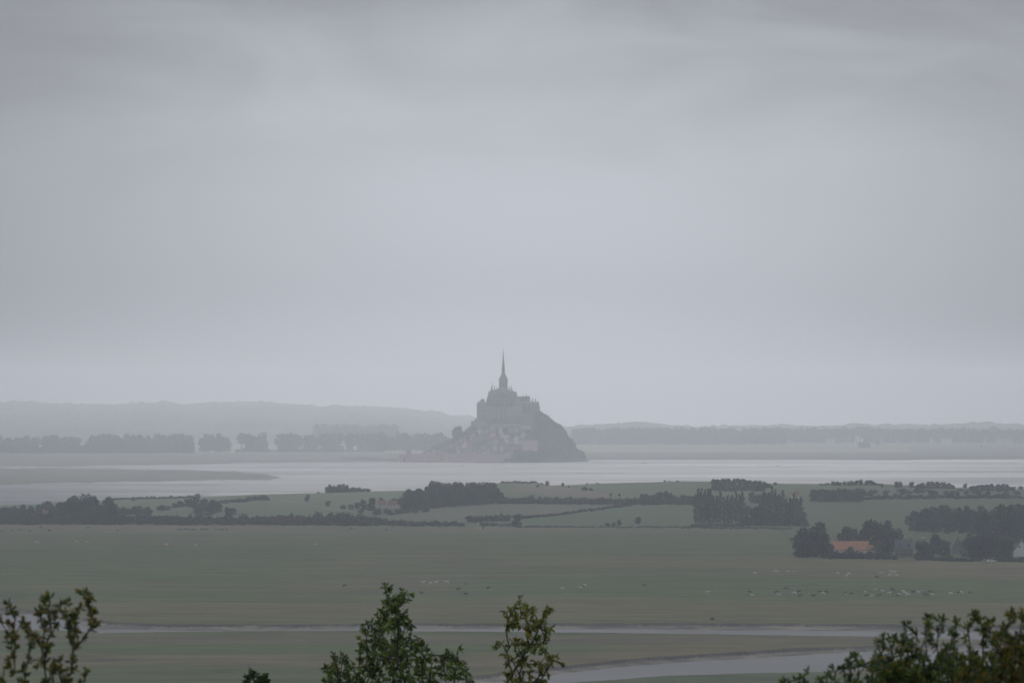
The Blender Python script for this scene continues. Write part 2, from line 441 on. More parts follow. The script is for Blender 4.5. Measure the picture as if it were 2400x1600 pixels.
def marsh():
    Ys = np.concatenate([np.arange(1500, 2050, 25), np.arange(2050, 2960, 3.0), np.arange(2960, 5300, 10)])
    PX, YY, XX = band_grid(-260, 2660, 900, Ys)
    wob = (fbm(XX*0.05, YY*0.01, 3) - 0.5) * 22 + (fbm(XX*0.22, YY*0.05, 2) - 0.5) * 12
    Z = np.full(PX.shape, ZM) + (fbm(XX*0.03, YY*0.03, 3)-0.5) * 0.5
    mud = np.zeros(PX.shape)
    for U, T, L, on in ((U1, T1, L1, None), (U2, T2, L2, 600)):
        yu = yy_of(U, PX, ZM) + wob * 0.5
        yt = yy_of(T, PX, ZW)
        yl = yy_of(L, PX, ZM)
        foot = yu - 6 - 10 * fbm(XX*0.08, YY*0, 2)
        # height in the channel as seen going nearer: bank top -> steep bank -> mud slope -> bed -> near bank
        t = np.clip((YY - foot) / np.maximum(yu - foot, 1), 0, 1)
        bankz = 1.35 + (ZM - 1.35) * (t*t*(3-2*t))
        t2 = np.clip((YY - yt) / np.maximum(foot - yt, 1), 0, 1)
        mudz = ZW - 0.03 + (1.35 - ZW + 0.03) * t2 + (fbm(XX*0.12, YY*0.05, 3)-0.5) * 0.7 * np.minimum(1, t2*4) * np.minimum(1, (1-t2)*4+0.2)
        zc = np.where(YY > foot, bankz, np.where(YY > yt, mudz, ZW - 0.35))
        near = np.clip((yl + 5 - YY) / 5, 0, 1)
        zc = np.where(YY < yl + 5, (ZW - 0.35) * (1 - near) + ZM * near, zc)
        inside = (YY < yu) & (YY > yl)
        if on: inside &= PX > on
        Z = np.where(inside, np.minimum(Z, zc), Z)
        mud = np.where(inside & (YY < yu - 1.5), 1.0, mud)
    # two thin pools
    for x0, x1, ya, yb in ((411, 551, 1262.5, 1258.5), (688, 840, 1258.5, 1257.0)):
        py = ya + (PX - x0) / (x1 - x0) * (yb - ya)
        yc = F * (CH - 2.4) / (py - HY)
        edge = np.minimum(PX - x0, x1 - PX)
        half = np.clip(edge * 0.3, 0, 6)
        ins = (np.abs(YY - yc) < half + 6) & (edge > 0)
        Z = np.where(ins, 2.1, Z); mud = np.where(ins, 1, mud)
    PY = HY + F * (CH - ZM) / YY
    big = fbm(XX*0.004 + 3, YY*0.0022, 4)
    streak = fbm(XX*0.0015 + 9, YY*0.008, 5, 0.6)
    green = np.array((0.084, 0.112, 0.036)); brown = np.array((0.160, 0.128, 0.078)); olive = np.array((0.132, 0.126, 0.056))
    f = np.clip((streak - 0.40) / 0.22, 0, 1)[..., None]
    c = green * (1 - f) + olive * f
    f2 = np.clip((big - 0.5) / 0.16, 0, 1)[..., None] * 0.75
    c = c * (1 - f2) + brown * f2
    c = c * (0.72 + 0.56 * fbm(XX*0.008+5, YY*0.02, 5, 0.7))[..., None]
    def band(y0, y1, x0, x1, col, a, soft=5.0):
        nonlocal c
        PYw = PY + (fbm(PX*0.006 + y0, YY*0.002, 3) - 0.5) * 12
        w = np.clip((PYw - y0) / soft, 0, 1) * np.clip((y1 - PYw) / soft, 0, 1) * np.clip((PX - x0) / 150, 0, 1) * np.clip((x1 - PX) / 150, 0, 1) * a
        c = c * (1 - w[..., None]) + np.array(col) * w[..., None]
    G = (0.074, 0.118, 0.036); B = (0.140, 0.118, 0.084); O = (0.132, 0.120, 0.054)
    band(1233, 1247, -500, 2600, B, 0.7)
    band(1280, 1350, -500, 800, G, 0.6, 14)
    band(1352, 1402, 1000, 2800, G, 0.85, 8)
    band(1404, 1460, -500, 2800, O, 0.8, 10)
    band(1483, 1512, -500, 2800, B, 0.7)
    band(1505, 1535, -500, 1500, G, 0.75)
    band(1535, 1560, -500, 1300, B, 0.5)
    band(1558, 1640, -500, 1200, G, 0.6)
    band(1573, 1800, 1200, 2800, (0.078, 0.112, 0.055), 0.9, 3)
    band(1262, 1268, -500, 500, (0.07, 0.06, 0.055), 0.6, 2)
    cr1 = np.abs(fbm(XX*0.0028 + 2, YY*0.0075, 3, 0.45) - 0.5); cr2 = np.abs(fbm(XX*0.006 + 8, YY*0.014 + 3, 3, 0.45) - 0.5)
    crk = (np.clip(1 - cr1/0.012, 0, 1) * 0.5 + np.clip(1 - cr2/0.010, 0, 1) * 0.35)[..., None]
    c = c * (1 - crk) + np.array((0.05, 0.047, 0.042)) * crk
    bp = inpoly(PX, PY, [(1470,1528),(1540,1517),(1590,1512),(1560,1519),(1500,1527)])
    c[bp] = c[bp] * 0.4 + np.array((0.17, 0.12, 0.09)) * 0.6
    mudc = np.array((0.20, 0.185, 0.165)) * (0.3 + 1.2 * fbm(XX*0.12, YY*0.09, 3)[..., None])
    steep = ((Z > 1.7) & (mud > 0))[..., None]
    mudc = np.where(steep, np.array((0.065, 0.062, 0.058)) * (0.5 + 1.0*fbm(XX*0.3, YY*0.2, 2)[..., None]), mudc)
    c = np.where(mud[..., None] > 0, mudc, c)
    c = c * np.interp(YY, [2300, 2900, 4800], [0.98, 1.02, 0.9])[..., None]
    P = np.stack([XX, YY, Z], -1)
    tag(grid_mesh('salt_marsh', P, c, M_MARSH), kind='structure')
    # water in the channels
    def strip(name, T, L, z, x0, x1, dy0=0, dy1=0):
        pxs = np.linspace(x0, x1, 160)
        a = [(XA(p, Y), Y, z) for p, Y in zip(pxs, yy_of(T, pxs, z) + 2)]
        b = [(XA(p, Y), Y, z) for p, Y in zip(pxs, yy_of(L, pxs, ZM) - 4)]
        n = len(pxs)
        me = pyd(name, a + b, [(i, n+i, n+i+1, i+1) for i in range(n - 1)])
        tag(mesh_obj(name, me, M_RIVER), kind='structure')
    strip('river', T1, L1, ZW, -255, 2655)
    strip('river', T2, L2, ZW, 605, 2655)
    for x0, x1, ya, yb in ((405, 557, 1262.7, 1258.3), (682, 846, 1258.6, 1257.0)):
        xm = [x0 + (x1-x0)*k/12 for k in range(13)]
        top = []; bot = []
        for p in xm:
            py = ya + (p-x0)/(x1-x0)*(yb-ya)
            Y = F*(CH-2.4)/(py-HY)
            top.append((XA(p, Y), Y + 12, 2.4)); bot.append((XA(p, Y), Y - 12, 2.4))
        n = 13
        tag(mesh_obj('pond', pyd('pond', top + bot, [(i, n+i, n+i+1, i+1) for i in range(n-1)]), M_WATER), kind='structure')
marsh()

# ------------------------------------------------------------------ the peninsula with its fields
CREST = [(-300,1186),(0,1183),(60,1182),(150,1176),(270,1170),(380,1168),(450,1166),(600,1158),(740,1155),(870,1151),(1000,1148),
         (1120,1142),(1170,1131),(1200,1129),(1260,1130),(1290,1137),(1340,1136),(1420,1132),(1500,1130),(1600,1127),(1700,1128),
         (1820,1133),(1920,1134),(2050,1133),(2150,1137),(2240,1142),(2400,1146),(2700,1150)]
YC = 5700.0
FRONT = [(-300,1227),(600,1229),(1200,1235),(1780,1236),(1830,1244),(1855,1270),(1870,1303),(1950,1307),(2150,1307),(2400,1312),(2700,1316)]
def pen_z(PX, YY):
    PX = np.asarray(PX, float); YY = np.asarray(YY, float)
    cr = np.interp(PX, [p[0] for p in CREST], [p[1] for p in CREST])
    zc = CH - (cr - HY) * YC / F
    yf = F * (CH - 3) / (np.interp(PX, [p[0] for p in FRONT], [p[1] for p in FRONT]) - HY)
    s = np.clip((YY - 4870) / (YC - 4870), 0, 1)
    z = 3.2 + (zc - 3.2) * (0.85 * s + 0.15 * s * s * (3 - 2 * s))
    z = np.where(YY > YC, zc - (YY - YC) / 330.0 * (zc + 2), z)
    z = np.where(YY < yf, 1.5, z)
    return z
def terr_hit(px, py):
    """first place on marsh / peninsula seen at this photo pixel"""
    Ys = np.arange(2200, 6000, 6.0)
    z = np.maximum(pen_z(np.full(Ys.shape, px), Ys), np.where(Ys < 5250, ZM, -1))
    yy = HY + F * (CH - z) / Ys
    m = np.minimum.accumulate(yy)
    i = int(np.argmax(yy <= py)) if (yy <= py).any() else int(np.argmin(yy))
    return XA(px, Ys[i]), float(Ys[i]), float(z[i])
def peninsula():
    Ys = np.concatenate([np.arange(3850, 4850, 14), np.arange(4850, 5720, 5.0), np.arange(5720, 6150, 25)])
    PX, YY, XX = band_grid(-260, 2660, 560, Ys)
    Z = pen_z(PX, YY)
    PY = HY + F * (CH - Z) / YY
    PXw = PX + (fbm(XX*0.02, YY*0.02, 3)-0.5) * 6
    c = np.zeros(PX.shape + (3,)) + np.array((0.070, 0.096, 0.036))
    c = c * (0.86 + 0.28 * fbm(XX*0.01, YY*0.006, 4))[..., None]
    def fld(poly, col, a=1.0):
        ins = inpoly(PXw, PY, poly)
        c[ins] = c[ins] * (1-a) + np.array(col) * a * (0.9 + 0.2 * fbm(XX*0.02, YY*0.01, 3))[ins][..., None]
    fld([(1215,1134),(1290,1137),(1350,1145),(1410,1154),(1460,1166),(1380,1166),(1300,1160),(1240,1150),(1200,1146)], (0.125, 0.098, 0.080))
    fld([(950,1195),(1180,1178),(1500,1181),(1300,1208),(1220,1212),(1000,1218),(930,1225),(900,1212)], (0.088, 0.095, 0.055))
    fld([(1220,1215),(1500,1183),(1625,1183),(1625,1232),(1200,1234)], (0.062, 0.102, 0.040))
    fld([(1300,1138),(1600,1127),(1670,1128),(1670,1160),(1450,1166),(1400,1153)], (0.072, 0.102, 0.038))
    fld([(1885,1180),(2130,1166),(2420,1164),(2420,1178),(2150,1185),(2130,1215),(2000,1212),(1890,1225)], (0.060, 0.092, 0.036))
    fld([(270,1172),(430,1168),(400,1178),(330,1186)], (0.075, 0.092, 0.045))
    fld([(350,1196),(640,1178),(650,1205),(400,1210)], (0.054, 0.088, 0.034))
    fld([(640,1162),(740,1156),(1000,1150),(930,1170),(800,1180),(700,1172)], (0.066, 0.102, 0.036))
    fld([(640,1174),(700,1180),(850,1202),(620,1206)], (0.060, 0.098, 0.038))
    fld([(1990,1138),(2400,1148),(2400,1160),(1990,1160)], (0.085, 0.085, 0.05), 0.6)
    # lane across the field
    d = np.abs(PY - np.interp(PX, [650, 700, 760, 850], [1170, 1177, 1189, 1201]))
    lane = (d < 0.9) & (PX > 650) & (PX < 850)
    c[lane] = (0.16, 0.155, 0.14)
    # dry edge where land meets the marsh
    P = np.stack([XX, YY, Z], -1)
    tag(grid_mesh('farmland', P, c, M_FIELD), kind='structure')
peninsula()

# ------------------------------------------------------------------ far shore, polders and hills
FSH = [(-400,1090),(0,1089),(150,1090),(250,1087),(420,1086),(600,1081),(900,1079),(1000,1078),(1300,1077),(1400,1074.5),(1700,1074),(2100,1075),(2400,1073),(2800,1073)]
def far_shore():
    Ys = np.concatenate([np.arange(9300, 12500, 22), np.arange(12500, 20400, 200)])
    PX, YY, XX = band_grid(-500, 2900, 300, Ys)
    yf = yy_of(FSH, PX, 1.5) + (fbm(PX*0.02, YY*0, 3)-0.5) * 120
    Z = np.where(YY > yf, 1.5, -0.5)
    PY = HY + F * (CH - 1.5) / YY
    c = np.zeros(PX.shape + (3,)) + np.array((0.085, 0.095, 0.06))
    left = (PX < 1180)[..., None]
    PYw = (PY + (fbm(PX*0.01, YY*0.003, 3)-0.5) * 3)[..., None]
    c = np.where(PYw > 1063, np.array((0.075, 0.078, 0.055)), c)
    c = np.where(left & (PYw > 1070), np.array((0.095, 0.088, 0.07)), c)
    c = np.where(~left & (PYw > 1053) & (PYw < 1059), np.array((0.20, 0.19, 0.10)), c)
    c = np.where(~left & (PYw > 1040) & (PYw < 1053), np.array((0.12, 0.13, 0.07)), c)
    c = np.where(left & (PYw > 1037) & (PYw < 1061), np.array((0.17, 0.18, 0.09)), c)
    r = (PX > 2130)[..., None]
    c = np.where(r & (PYw > 1026) & (PYw < 1036), np.array((0.26, 0.21, 0.12)), c)
    c = np.where(r & (PYw > 1036) & (PYw < 1072), np.array((0.075, 0.08, 0.055)), c)
    P = np.stack([XX, YY, Z], -1)
    tag(grid_mesh('far_shore', P, c, M_FAR), kind='structure')
far_shore()

def ridge(name, crest, Y0, Y1, pxa, pxb, bump, col, n=900, rows=60):
    Ys = np.concatenate([np.linspace(Y0, Y1, rows), np.array([Y1+80, Y1+300, Y1+700])])
    PX, YY, XX = band_grid(pxa, pxb, n, Ys)
    cr = np.interp(PX, [p[0] for p in crest], [p[1] for p in crest])
    zc = CH - (cr - HY) * Y1 / F
    s = np.clip((YY - Y0) / (Y1 - Y0), 0, 1)
    Z = 1.0 + (zc - 1.0) * (s ** 0.8)
    lump = fbm(XX*0.010, YY*0.003, 5, 0.65)
    fine = np.abs(vnoise(XX*0.045, YY*0.01) - 0.5) * 2
    Z = Z + bump * (lump - 0.45) * 1.6 * np.clip(s*6, 0, 1) + bump * 0.5 * (fine - 0.5) * np.clip(s*6, 0, 1)
    Z = np.where(YY > Y1 + 50, -3 + np.maximum(0, (Z) * (1 - (YY - Y1) / 680)), Z)
    m = fbm(XX*0.004 + 4, YY*0.002, 4)
    c = np.array(col) * (0.8 + 0.4 * fbm(XX*0.02, YY*0.004, 3))[..., None]
    c = np.where((m > 0.70)[..., None], np.array((0.11, 0.12, 0.065)), c)
    P = np.stack([XX, YY, Z], -1)
    tag(grid_mesh(name, P, c, M_FAR), kind='structure')
CL = [(-500,950),(0,947),(50,944),(150,947),(250,949),(370,945),(450,948),(600,944),(680,949),(750,951),(850,953),(950,955),(1000,961),(1040,966),(1060,974),(1110,977),(1180,985),(1260,999),(1340,1006)]
ridge('hills', CL, 13500, 19500, -500, 1340, 15, (0.035, 0.045, 0.03))
CR = [(1240,1004),(1310,1000),(1345,997),(1370,994),(1450,992),(1520,996),(1600,999),(1700,997),(1800,999),(1900,998),(2000,995),(2100,997),(2200,996),(2280,990),(2400,994),(2800,996)]
ridge('hills', CR, 14600, 16400, 1240, 2900, 11, (0.035, 0.045, 0.03))

# hillside under the camera
def hillside():
    Ys = np.concatenate([np.arange(-400, 80, 6.0), np.arange(80, 520, 12.0)])
    xs = np.linspace(-500, 500, 120)
    XX, YY = np.meshgrid(xs, Ys)
    Z = np.where(YY < 70, 88.3 - 0.12 * YY, 79.9 - 0.26 * (YY - 70))
    Z = np.where(YY < 0, 88.3 - 0.02 * YY * 0, Z)
    Z = Z + (fbm(XX*0.05, YY*0.05, 3) - 0.5) * 0.8
    Z = np.maximum(Z, -0.3)
    c = np.array((0.06, 0.08, 0.035)) * (0.7 + 0.6 * fbm(XX*0.1, YY*0.1, 4))[..., None]
    tag(grid_mesh('hillside', np.stack([XX, YY, Z], -1), c, M_MARSH), kind='structure')
hillside()
def hill_z(Y): return (88.3 - 0.12 * Y) if Y < 70 else (79.9 - 0.26 * (Y - 70))

# ------------------------------------------------------------------ the cloud bank added unseen overhead to shade the near land; it ends over the bay
def shade_cloud_bank():
    xs = np.concatenate([np.linspace(-13000, -2000, 20), np.linspace(-1800, 1800, 40), np.linspace(2000, 13000, 20)]); ys = np.linspace(-9000, 9000, 50)
    XX, YY = np.meshgrid(xs, ys)
    edge = 8600 + (fbm(XX*0.0006, YY*0, 3) - 0.5) * 1600 + np.clip(-XX - 120, 0, 700) * 5.0 + np.clip(XX - 330, 0, 700) * 4.0  # edge carried farther at left and right so the sides darken too
    YY = np.minimum(YY + (YY > 0) * YY / 9000 * (edge - 9000), 20000)
    n = fbm(XX*0.0005, YY*0.0005, 5)
    m = MB()
    R, C = XX.shape
    bot = 1500 + (n - 0.5) * 260; top = 1950 + (fbm(XX*0.0008+4, YY*0.0008, 4) - 0.5) * 500
    vs = [(XX[i, j], YY[i, j], bot[i, j]) for i in range(R) for j in range(C)] + [(XX[i, j], YY[i, j], top[i, j]) for i in range(R) for j in range(C)]
    N_ = R*C; fs = []
    for i in range(R-1):
        for j in range(C-1):
            a = i*C+j
            fs.append((a, a+C, a+C+1, a+1)); fs.append((N_+a, N_+a+1, N_+a+C+1, N_+a+C))
    for j in range(C-1):
        fs.append((j, j+1, N_+j+1, N_+j)); a = (R-1)*C+j; fs.append((a+1, a, N_+a, N_+a+1))
    for i in range(R-1):
        a = i*C; fs.append((a+C, a, N_+a, N_+a+C)); a = i*C+C-1; fs.append((a, a+C, N_+a+C, N_+a))
    me = pyd('shade_cloud', vs, fs, True)
    cm, g = mat_new('shade_cloud')
    t = g.n('ShaderNodeBsdfTranslucent', inp={0: (0.93, 0.95, 0.98, 1)})
    d = g.n('ShaderNodeBsdfDiffuse', inp={0: (0.9, 0.9, 0.92, 1)})
    mx = g.n('ShaderNodeMixShader', inp={0: 0.25, 1: t.outputs[0], 2: d.outputs[0]})
    tp = g.n('ShaderNodeBsdfTransparent')
    m2 = g.n('ShaderNodeMixShader', inp={0: 0.28, 1: mx.outputs[0], 2: tp.outputs[0]})
    g.n('ShaderNodeOutputMaterial', inp={0: m2.outputs[0]})
    tag(mesh_obj('shade_cloud', me, cm), kind='structure')
shade_cloud_bank()

# ------------------------------------------------------------------ trees
def leaf_blob(mb, c, r, n, s, rnd, flat=1.0):
    """n leaf-clump faces scattered through an ellipsoid at c"""
    for _ in range(n):
        while True:
            p = Vector((rnd.uniform(-1,1), rnd.uniform(-1,1), rnd.uniform(-1,1)))
            if p.length <= 1: break
        if p.length > 1e-3: p = p * (0.55 + 0.45 * rnd.random()) / max(p.length, 0.4) if rnd.random() < .6 else p
        q = Vector((c[0] + p.x*r[0], c[1] + p.y*r[1], c[2] + p.z*r[2]))
        a = Vector((rnd.gauss(0,1), rnd.gauss(0,1), rnd.gauss(0,1) * flat)).normalized()
        b = a.orthogonal().normalized(); b = Matrix.Rotation(rnd.uniform(0, 6.28), 3, a) @ b
        d = a.cross(b)
        k = s * rnd.uniform(0.6, 1.3)
        mb.add([q - b*k, q + d*k*0.7, q + b*k, q - d*k*0.6], [(0, 1, 2, 3)])
def make_tree(kind, seed, name='tree', leaf=None):
    """unit-less prototype: real metres; returns the thing (kept in the scene as the first of its kind)"""
    rnd = random.Random(seed)
    t = empty(name, (0, -50, -40))
    tr = MB(); cr = MB()
    if kind == 'broad':
        H, R, base = 13.0, 6.2, 1.6
        tr.tube([(0,0,-1),(0.1,0,2),(0.3,0.1,5),(0.2,0,9)], [0.5,0.42,0.3,0.12], 7)
        blobs = []
        for k in range(13):
            a = rnd.uniform(0, 6.28); zz = rnd.uniform(0.25, 1.0)
            rr = R * math.sqrt(max(0.05, 1 - ((zz - 0.5) / 0.62) ** 2)) * rnd.uniform(0.35, 0.72)
            c = (rr*math.cos(a), rr*math.sin(a), base + (H-base) * zz * 0.84)
            q = rnd.uniform(1.9, 3.0)
            blobs.append((c, q))
            tr.tube([(0.1,0,2.5+2*zz), ((c[0])*0.5, c[1]*0.5, (3+c[2])*0.5), c], [0.2,0.12,0.05], 5)
        blobs.append(((0, 0, base + (H-base)*0.5), 3.6))
        for k in range(5):
            a = k*1.257 + rnd.uniform(-.3, .3); blobs.append(((3.0*math.cos(a), 3.0*math.sin(a), rnd.uniform(1.6, 3.0)), 2.3))
        for c, q in blobs: leaf_blob(cr, c, (q, q, q*0.85), int(46*q), 0.52, rnd)
    elif kind == 'bush':
        tr.tube([(0,0,-1),(0,0,1),(0.2,0.1,2.4)], [0.22,0.16,0.07], 5)
        for k in range(12):
            a = rnd.uniform(0, 6.28); rr = rnd.uniform(0.3, 1.9)
            c = (rr*math.cos(a)*1.2, rr*math.sin(a), rnd.uniform(0.3, 3.2 - 0.5*rr))
            q = rnd.uniform(0.9, 1.4)
            tr.tube([(0,0,0.6), (c[0]*0.6,c[1]*0.6,c[2]*0.8)], [0.09,0.03], 4)
            leaf_blob(cr, c, (q*1.1, q, q), 46, 0.36, rnd)
    elif kind == 'poplar':
        H = 25.0
        tr.tube([(0,0,-1),(0,0,6),(0.2,0,14),(0.1,0,23)], [0.42,0.34,0.22,0.06], 7)
        for k in range(22):
            zz = (k + rnd.random()) / 22
            z = 3.0 + (H-3.0) * zz
            w = 2.5 * (0.55 + 0.6*math.sin(math.pi * min(1, zz*0.8+0.15))) * (1.0 if zz < 0.8 else (1.15-zz)*2.6)
            a = rnd.uniform(0, 6.28)
            c = (w*0.5*math.cos(a), w*0.5*math.sin(a), z)
            tr.tube([(0,0,z-2.2), (c[0]*0.8,c[1]*0.8,z)], [0.09,0.03], 4)
            leaf_blob(cr, c, (w*0.72, w*0.72, 1.5), 62, 0.46, rnd)
    elif kind == 'tall':                  # tall tree on a bare stem, crown starting well up
        H = 24.0
        tr.tube([(0,0,-1),(0,0,6),(0.3,0,14),(0.1,0,20)], [0.45,0.36,0.25,0.08], 7)
        for k in range(14):
            zz = rnd.random(); a = rnd.uniform(0, 6.28)
            rr = 3.4 * math.sqrt(max(0.05, 1-((zz-0.45)/0.6)**2)) * rnd.uniform(0.2, 0.75)
            c = (rr*math.cos(a), rr*math.sin(a), 8.5 + 13.5*zz)
            q = rnd.uniform(1.6, 2.3)
            tr.tube([(0,0,c[2]-3), c], [0.13,0.04], 4)
            leaf_blob(cr, c, (q, q, q), int(34*q), 0.6, rnd)
    tr.build('trunk', M_BARK, t)
    cr.build('crown', leaf or M_LEAF, t)
    return t
PH = {'broad': 13.2, 'bush': 4.0, 'poplar': 25.5, 'tall': 24.5}
PW = {'broad': 12.5, 'bush': 5.8, 'poplar': 5.6, 'tall': 9.5}
PROTO = {}
for k, n in (('broad', 5), ('bush', 4), ('poplar', 3), ('tall', 3)):
    PROTO[k] = [make_tree(k, 100*len(k) + i, {'broad': 'tree', 'bush': 'bush', 'poplar': 'poplar_tree', 'tall': 'tall_tree'}[k]) for i in range(n)]
PROTO['autumn'] = [make_tree('broad', 77, 'tree', M_LEAF_AUTUMN)]
PH['autumn'] = PH['broad']; PW['autumn'] = PW['broad']
_used = {}
TR = random.Random(11)
def plant(kind, px, ybase, ytop, wpx, label, group=None, Y=None, z=None, cat=None):
    """one plant standing at photo px/ybase, as high and wide as measured"""
    if Y is None: X, Y, z = terr_hit(px, ybase)
    else:
        if z is None: z = ZA(ybase, Y)
        X = XA(px, Y)
    h = (ybase - ytop) / F * Y; w = wpx / F * Y
    sc = (w / PW[kind] * TR.uniform(0.95, 1.1), w / PW[kind] * TR.uniform(0.95, 1.1), h / PH[kind])
    src = TR.choice(PROTO[kind])
    key = src.name
    z -= 0.1
    if key not in _used:
        _used[key] = 1; r = src
        r.location = (X, Y, z); r.scale = sc; r.rotation_euler = (0, 0, TR.uniform(0, 6.28))
    else:
        r = copy_thing(src, (X, Y, z), TR.uniform(0, 6.28), sc)
    r['label'] = label; r['category'] = cat or {'bush': 'bush'}.get(kind, 'tree')
    if group: r['group'] = group
    elif 'group' in r: del r['group']
    return r
def merged(name, items, label, cat, kind=None, parent=None):
    """many plants grown together into one body of foliage (a hedge, a far wood)"""
    V = []; Fc = []; MI = []; off = 0
    X0, Y0, Z0 = None, None, None
    rr = []
    for it in items:
        kd, px, yb, yt, wpx = it[:5]
        if len(it) > 5: Y, z = it[5], it[6]; X = XA(px, Y)
        else: X, Y, z = terr_hit(px, yb)
        rr.append((kd, X, Y, z - 0.1, (yb-yt)/F*Y, wpx/F*Y))
    cx = sum(r[1] for r in rr)/len(rr); cy = sum(r[2] for r in rr)/len(rr); cz = min(r[3] for r in rr)
    for kd, X, Y, z, h, w in rr:
        src = TR.choice(PROTO[kd]); a = TR.uniform(0, 6.28); ca, sa = math.cos(a), math.sin(a)
        sx = w / PW[kd]; sz = h / PH[kd]
        for ch in src.children:
            me = ch.data; n = len(me.vertices)
            if n not in _vc or True:
                co = np.empty(n*3, np.float32); me.vertices.foreach_get('co', co); co = co.reshape(-1, 3)
            q = np.empty_like(co)
            q[:, 0] = (co[:, 0]*ca - co[:, 1]*sa)*sx + X - cx; q[:, 1] = (co[:, 0]*sa + co[:, 1]*ca)*sx + Y - cy; q[:, 2] = co[:, 2]*sz + z - cz
            V.append(q)
            mi = 1 if ch.name.startswith('trunk') else 0
            key = me.name
            if key not in _vc: _vc[key] = [tuple(p.vertices) for p in me.polygons]
            Fc += [tuple(i + off for i in f) for f in _vc[key]]; MI += [mi]*len(_vc[key])
            off += n
    V = np.concatenate(V)
    me = bpy.data.meshes.new(name); me.from_pydata(V.tolist(), [], Fc); me.update()
    me.polygons.foreach_set('material_index', MI)
    o = mesh_obj(name, me, [M_LEAF, M_BARK]); o.location = (cx, cy, cz)
    tag(o, label, cat, None, kind)
    return o
_vc = {}
def hedge(pts, hpx, spacing, wpx, label, jy=1.2, hv=0.3, kind='bush', name='hedge', cat='hedge', Y=None, z=None, stuff=None):
    it = []; x = pts[0][0]
    while x <= pts[-1][0]:
        yb = lerp_pts(pts, x) + TR.uniform(-jy, jy)
        h = (hpx if isinstance(hpx, (int, float)) else lerp_pts(hpx, x)) * TR.uniform(1 - hv, 1 + hv*0.6)
        e = [kind if isinstance(kind, str) else TR.choice(kind), x, yb, yb - h, wpx * TR.uniform(0.8, 1.25)]
        if Y: e += [Y + TR.uniform(-50, 50), z]
        it.append(e); x += spacing * TR.uniform(0.4, 0.95)
    return merged(name, it, label, cat, stuff)
def row(kind, pts, hpx, spacing, wpx, label, group, jy=1.5, hv=0.25, Y=None, z=None):
    """a hedge or wood edge along a photo polyline of base points"""
    L = 0; x0 = pts[0][0]; x1 = pts[-1][0]
    x = x0
    while x <= x1:
        yb = lerp_pts(pts, x) + TR.uniform(-jy, jy)
        h = hpx if isinstance(hpx, (int, float)) else lerp_pts(hpx, x)
        h *= TR.uniform(1 - hv, 1 + hv * 0.6)
        plant(kind, x, yb, yb - h, wpx * TR.uniform(0.8, 1.2), label, group, Y, z)
        x += spacing * TR.uniform(0.7, 1.3)

# --- peninsula, from left to right
G1 = 'trees of the dark wood at the left end of the peninsula'
L1t = 'dark bushy tree in the wood at the left end of the peninsula'
for px, yb, yt, w in [(8,1213,1186,34),(30,1214,1184,30),(52,1212,1179,26),(75,1214,1182,26),(92,1213,1180,24),(108,1212,1171,42),(126,1215,1180,30),
                      (148,1216,1172,36),(163,1218,1163,38),(184,1220,1157,44),(201,1222,1153,42),(226,1220,1158,44),(246,1221,1160,42),(262,1222,1172,36),
                      (176,1224,1176,36),(212,1226,1180,40),(236,1226,1182,36),(150,1226,1192,34),(120,1226,1198,30),(60,1224,1199,32),(20,1224,1200,32),(90,1225,1200,32)]:
    plant('broad', px, yb, yt, w, L1t, G1)
G2 = 'bushes of the long hedge between peninsula and marsh'; L2t = 'dark bush in the long hedge where fields meet the marsh'
hedge([(0,1228),(400,1229),(640,1230),(900,1231)], [(0,22),(300,24),(520,20),(640,22),(720,25),(780,32),(840,30),(900,24)], 12, 20, 'long dark hedge where the left fields meet the marsh')
hedge([(6,1224),(400,1226),(640,1226),(900,1227)], [(0,22),(300,22),(520,22),(640,20),(780,26),(900,20)], 17, 24, 'second hedge row just behind the long left hedge at the marsh edge')
hedge([(905,1231),(1090,1233)], [(905,20),(960,14),(1090,14)], 12, 17, 'low ragged hedge at the marsh edge in front of the big wood')
hedge([(1100,1224),(1195,1219)], 17, 10, 17, 'short dense field hedge right below the big wood')
hedge([(1130,1232),(1200,1232)], 9, 11, 14, 'thin low hedge at the marsh edge right of the ragged one')
hedge([(268,1170),(360,1168),(455,1166)], 7, 8, 11, 'low hedge along the left crest against the wet sand')
plant('bush', 312, 1173, 1162, 16, 'rounded bush standing highest on the left crest hedge')
plant('broad', 462, 1169, 1155, 17, 'round tree alone on the crest line against bright water')
hedge([(280,1204),(350,1206)], 17, 11, 18, 'short hedge between the left wood and the first small field')
for px, yb, yt, w in [(322,1207,1183,30),(345,1206,1186,26),(378,1196,1182,24),(392,1195,1184,20)]:
    plant('broad', px, yb, yt, w, 'low spreading tree beside the small field right of the left wood', 'spreading trees right of the left wood')
G3 = 'trees of the sloping hedge left of the lane'; L3t = 'tree of the sloping hedge left of the pale lane'
for px, yb, yt, w in [(410,1190,1177,20),(425,1188,1172,22),(443,1188,1166,24),(458,1192,1163,26),(476,1200,1166,30),(498,1203,1168,30),(512,1200,1172,24),(466,1206,1180,30),(490,1208,1182,28)]:
    plant('broad', px, yb, yt, w, L3t, G3)
for px, yb, yt, w in [(535,1207,1186,22),(548,1206,1189,18)]:
    plant('broad', px, yb, yt, w, 'rounded tree in the field below the sloping hedge', 'two rounded trees in the field left of the lane')
hedge([(520,1180),(560,1176),(632,1171)], 12, 10, 15, 'upper field hedge running up left of the pale lane')
plant('broad', 719, 1175, 1157, 14, 'small round lone tree in the field above the pale lane')
plant('broad', 769, 1186, 1172, 15, 'small dark lone tree beside the pale lane')
plant('bush', 746, 1156, 1151, 9, 'tiny bush on the crest left of the thorn clump')
G4 = 'trees of the thorn clump on the crest'; L4t = 'slim tree of the small clump on the crest against the flats'
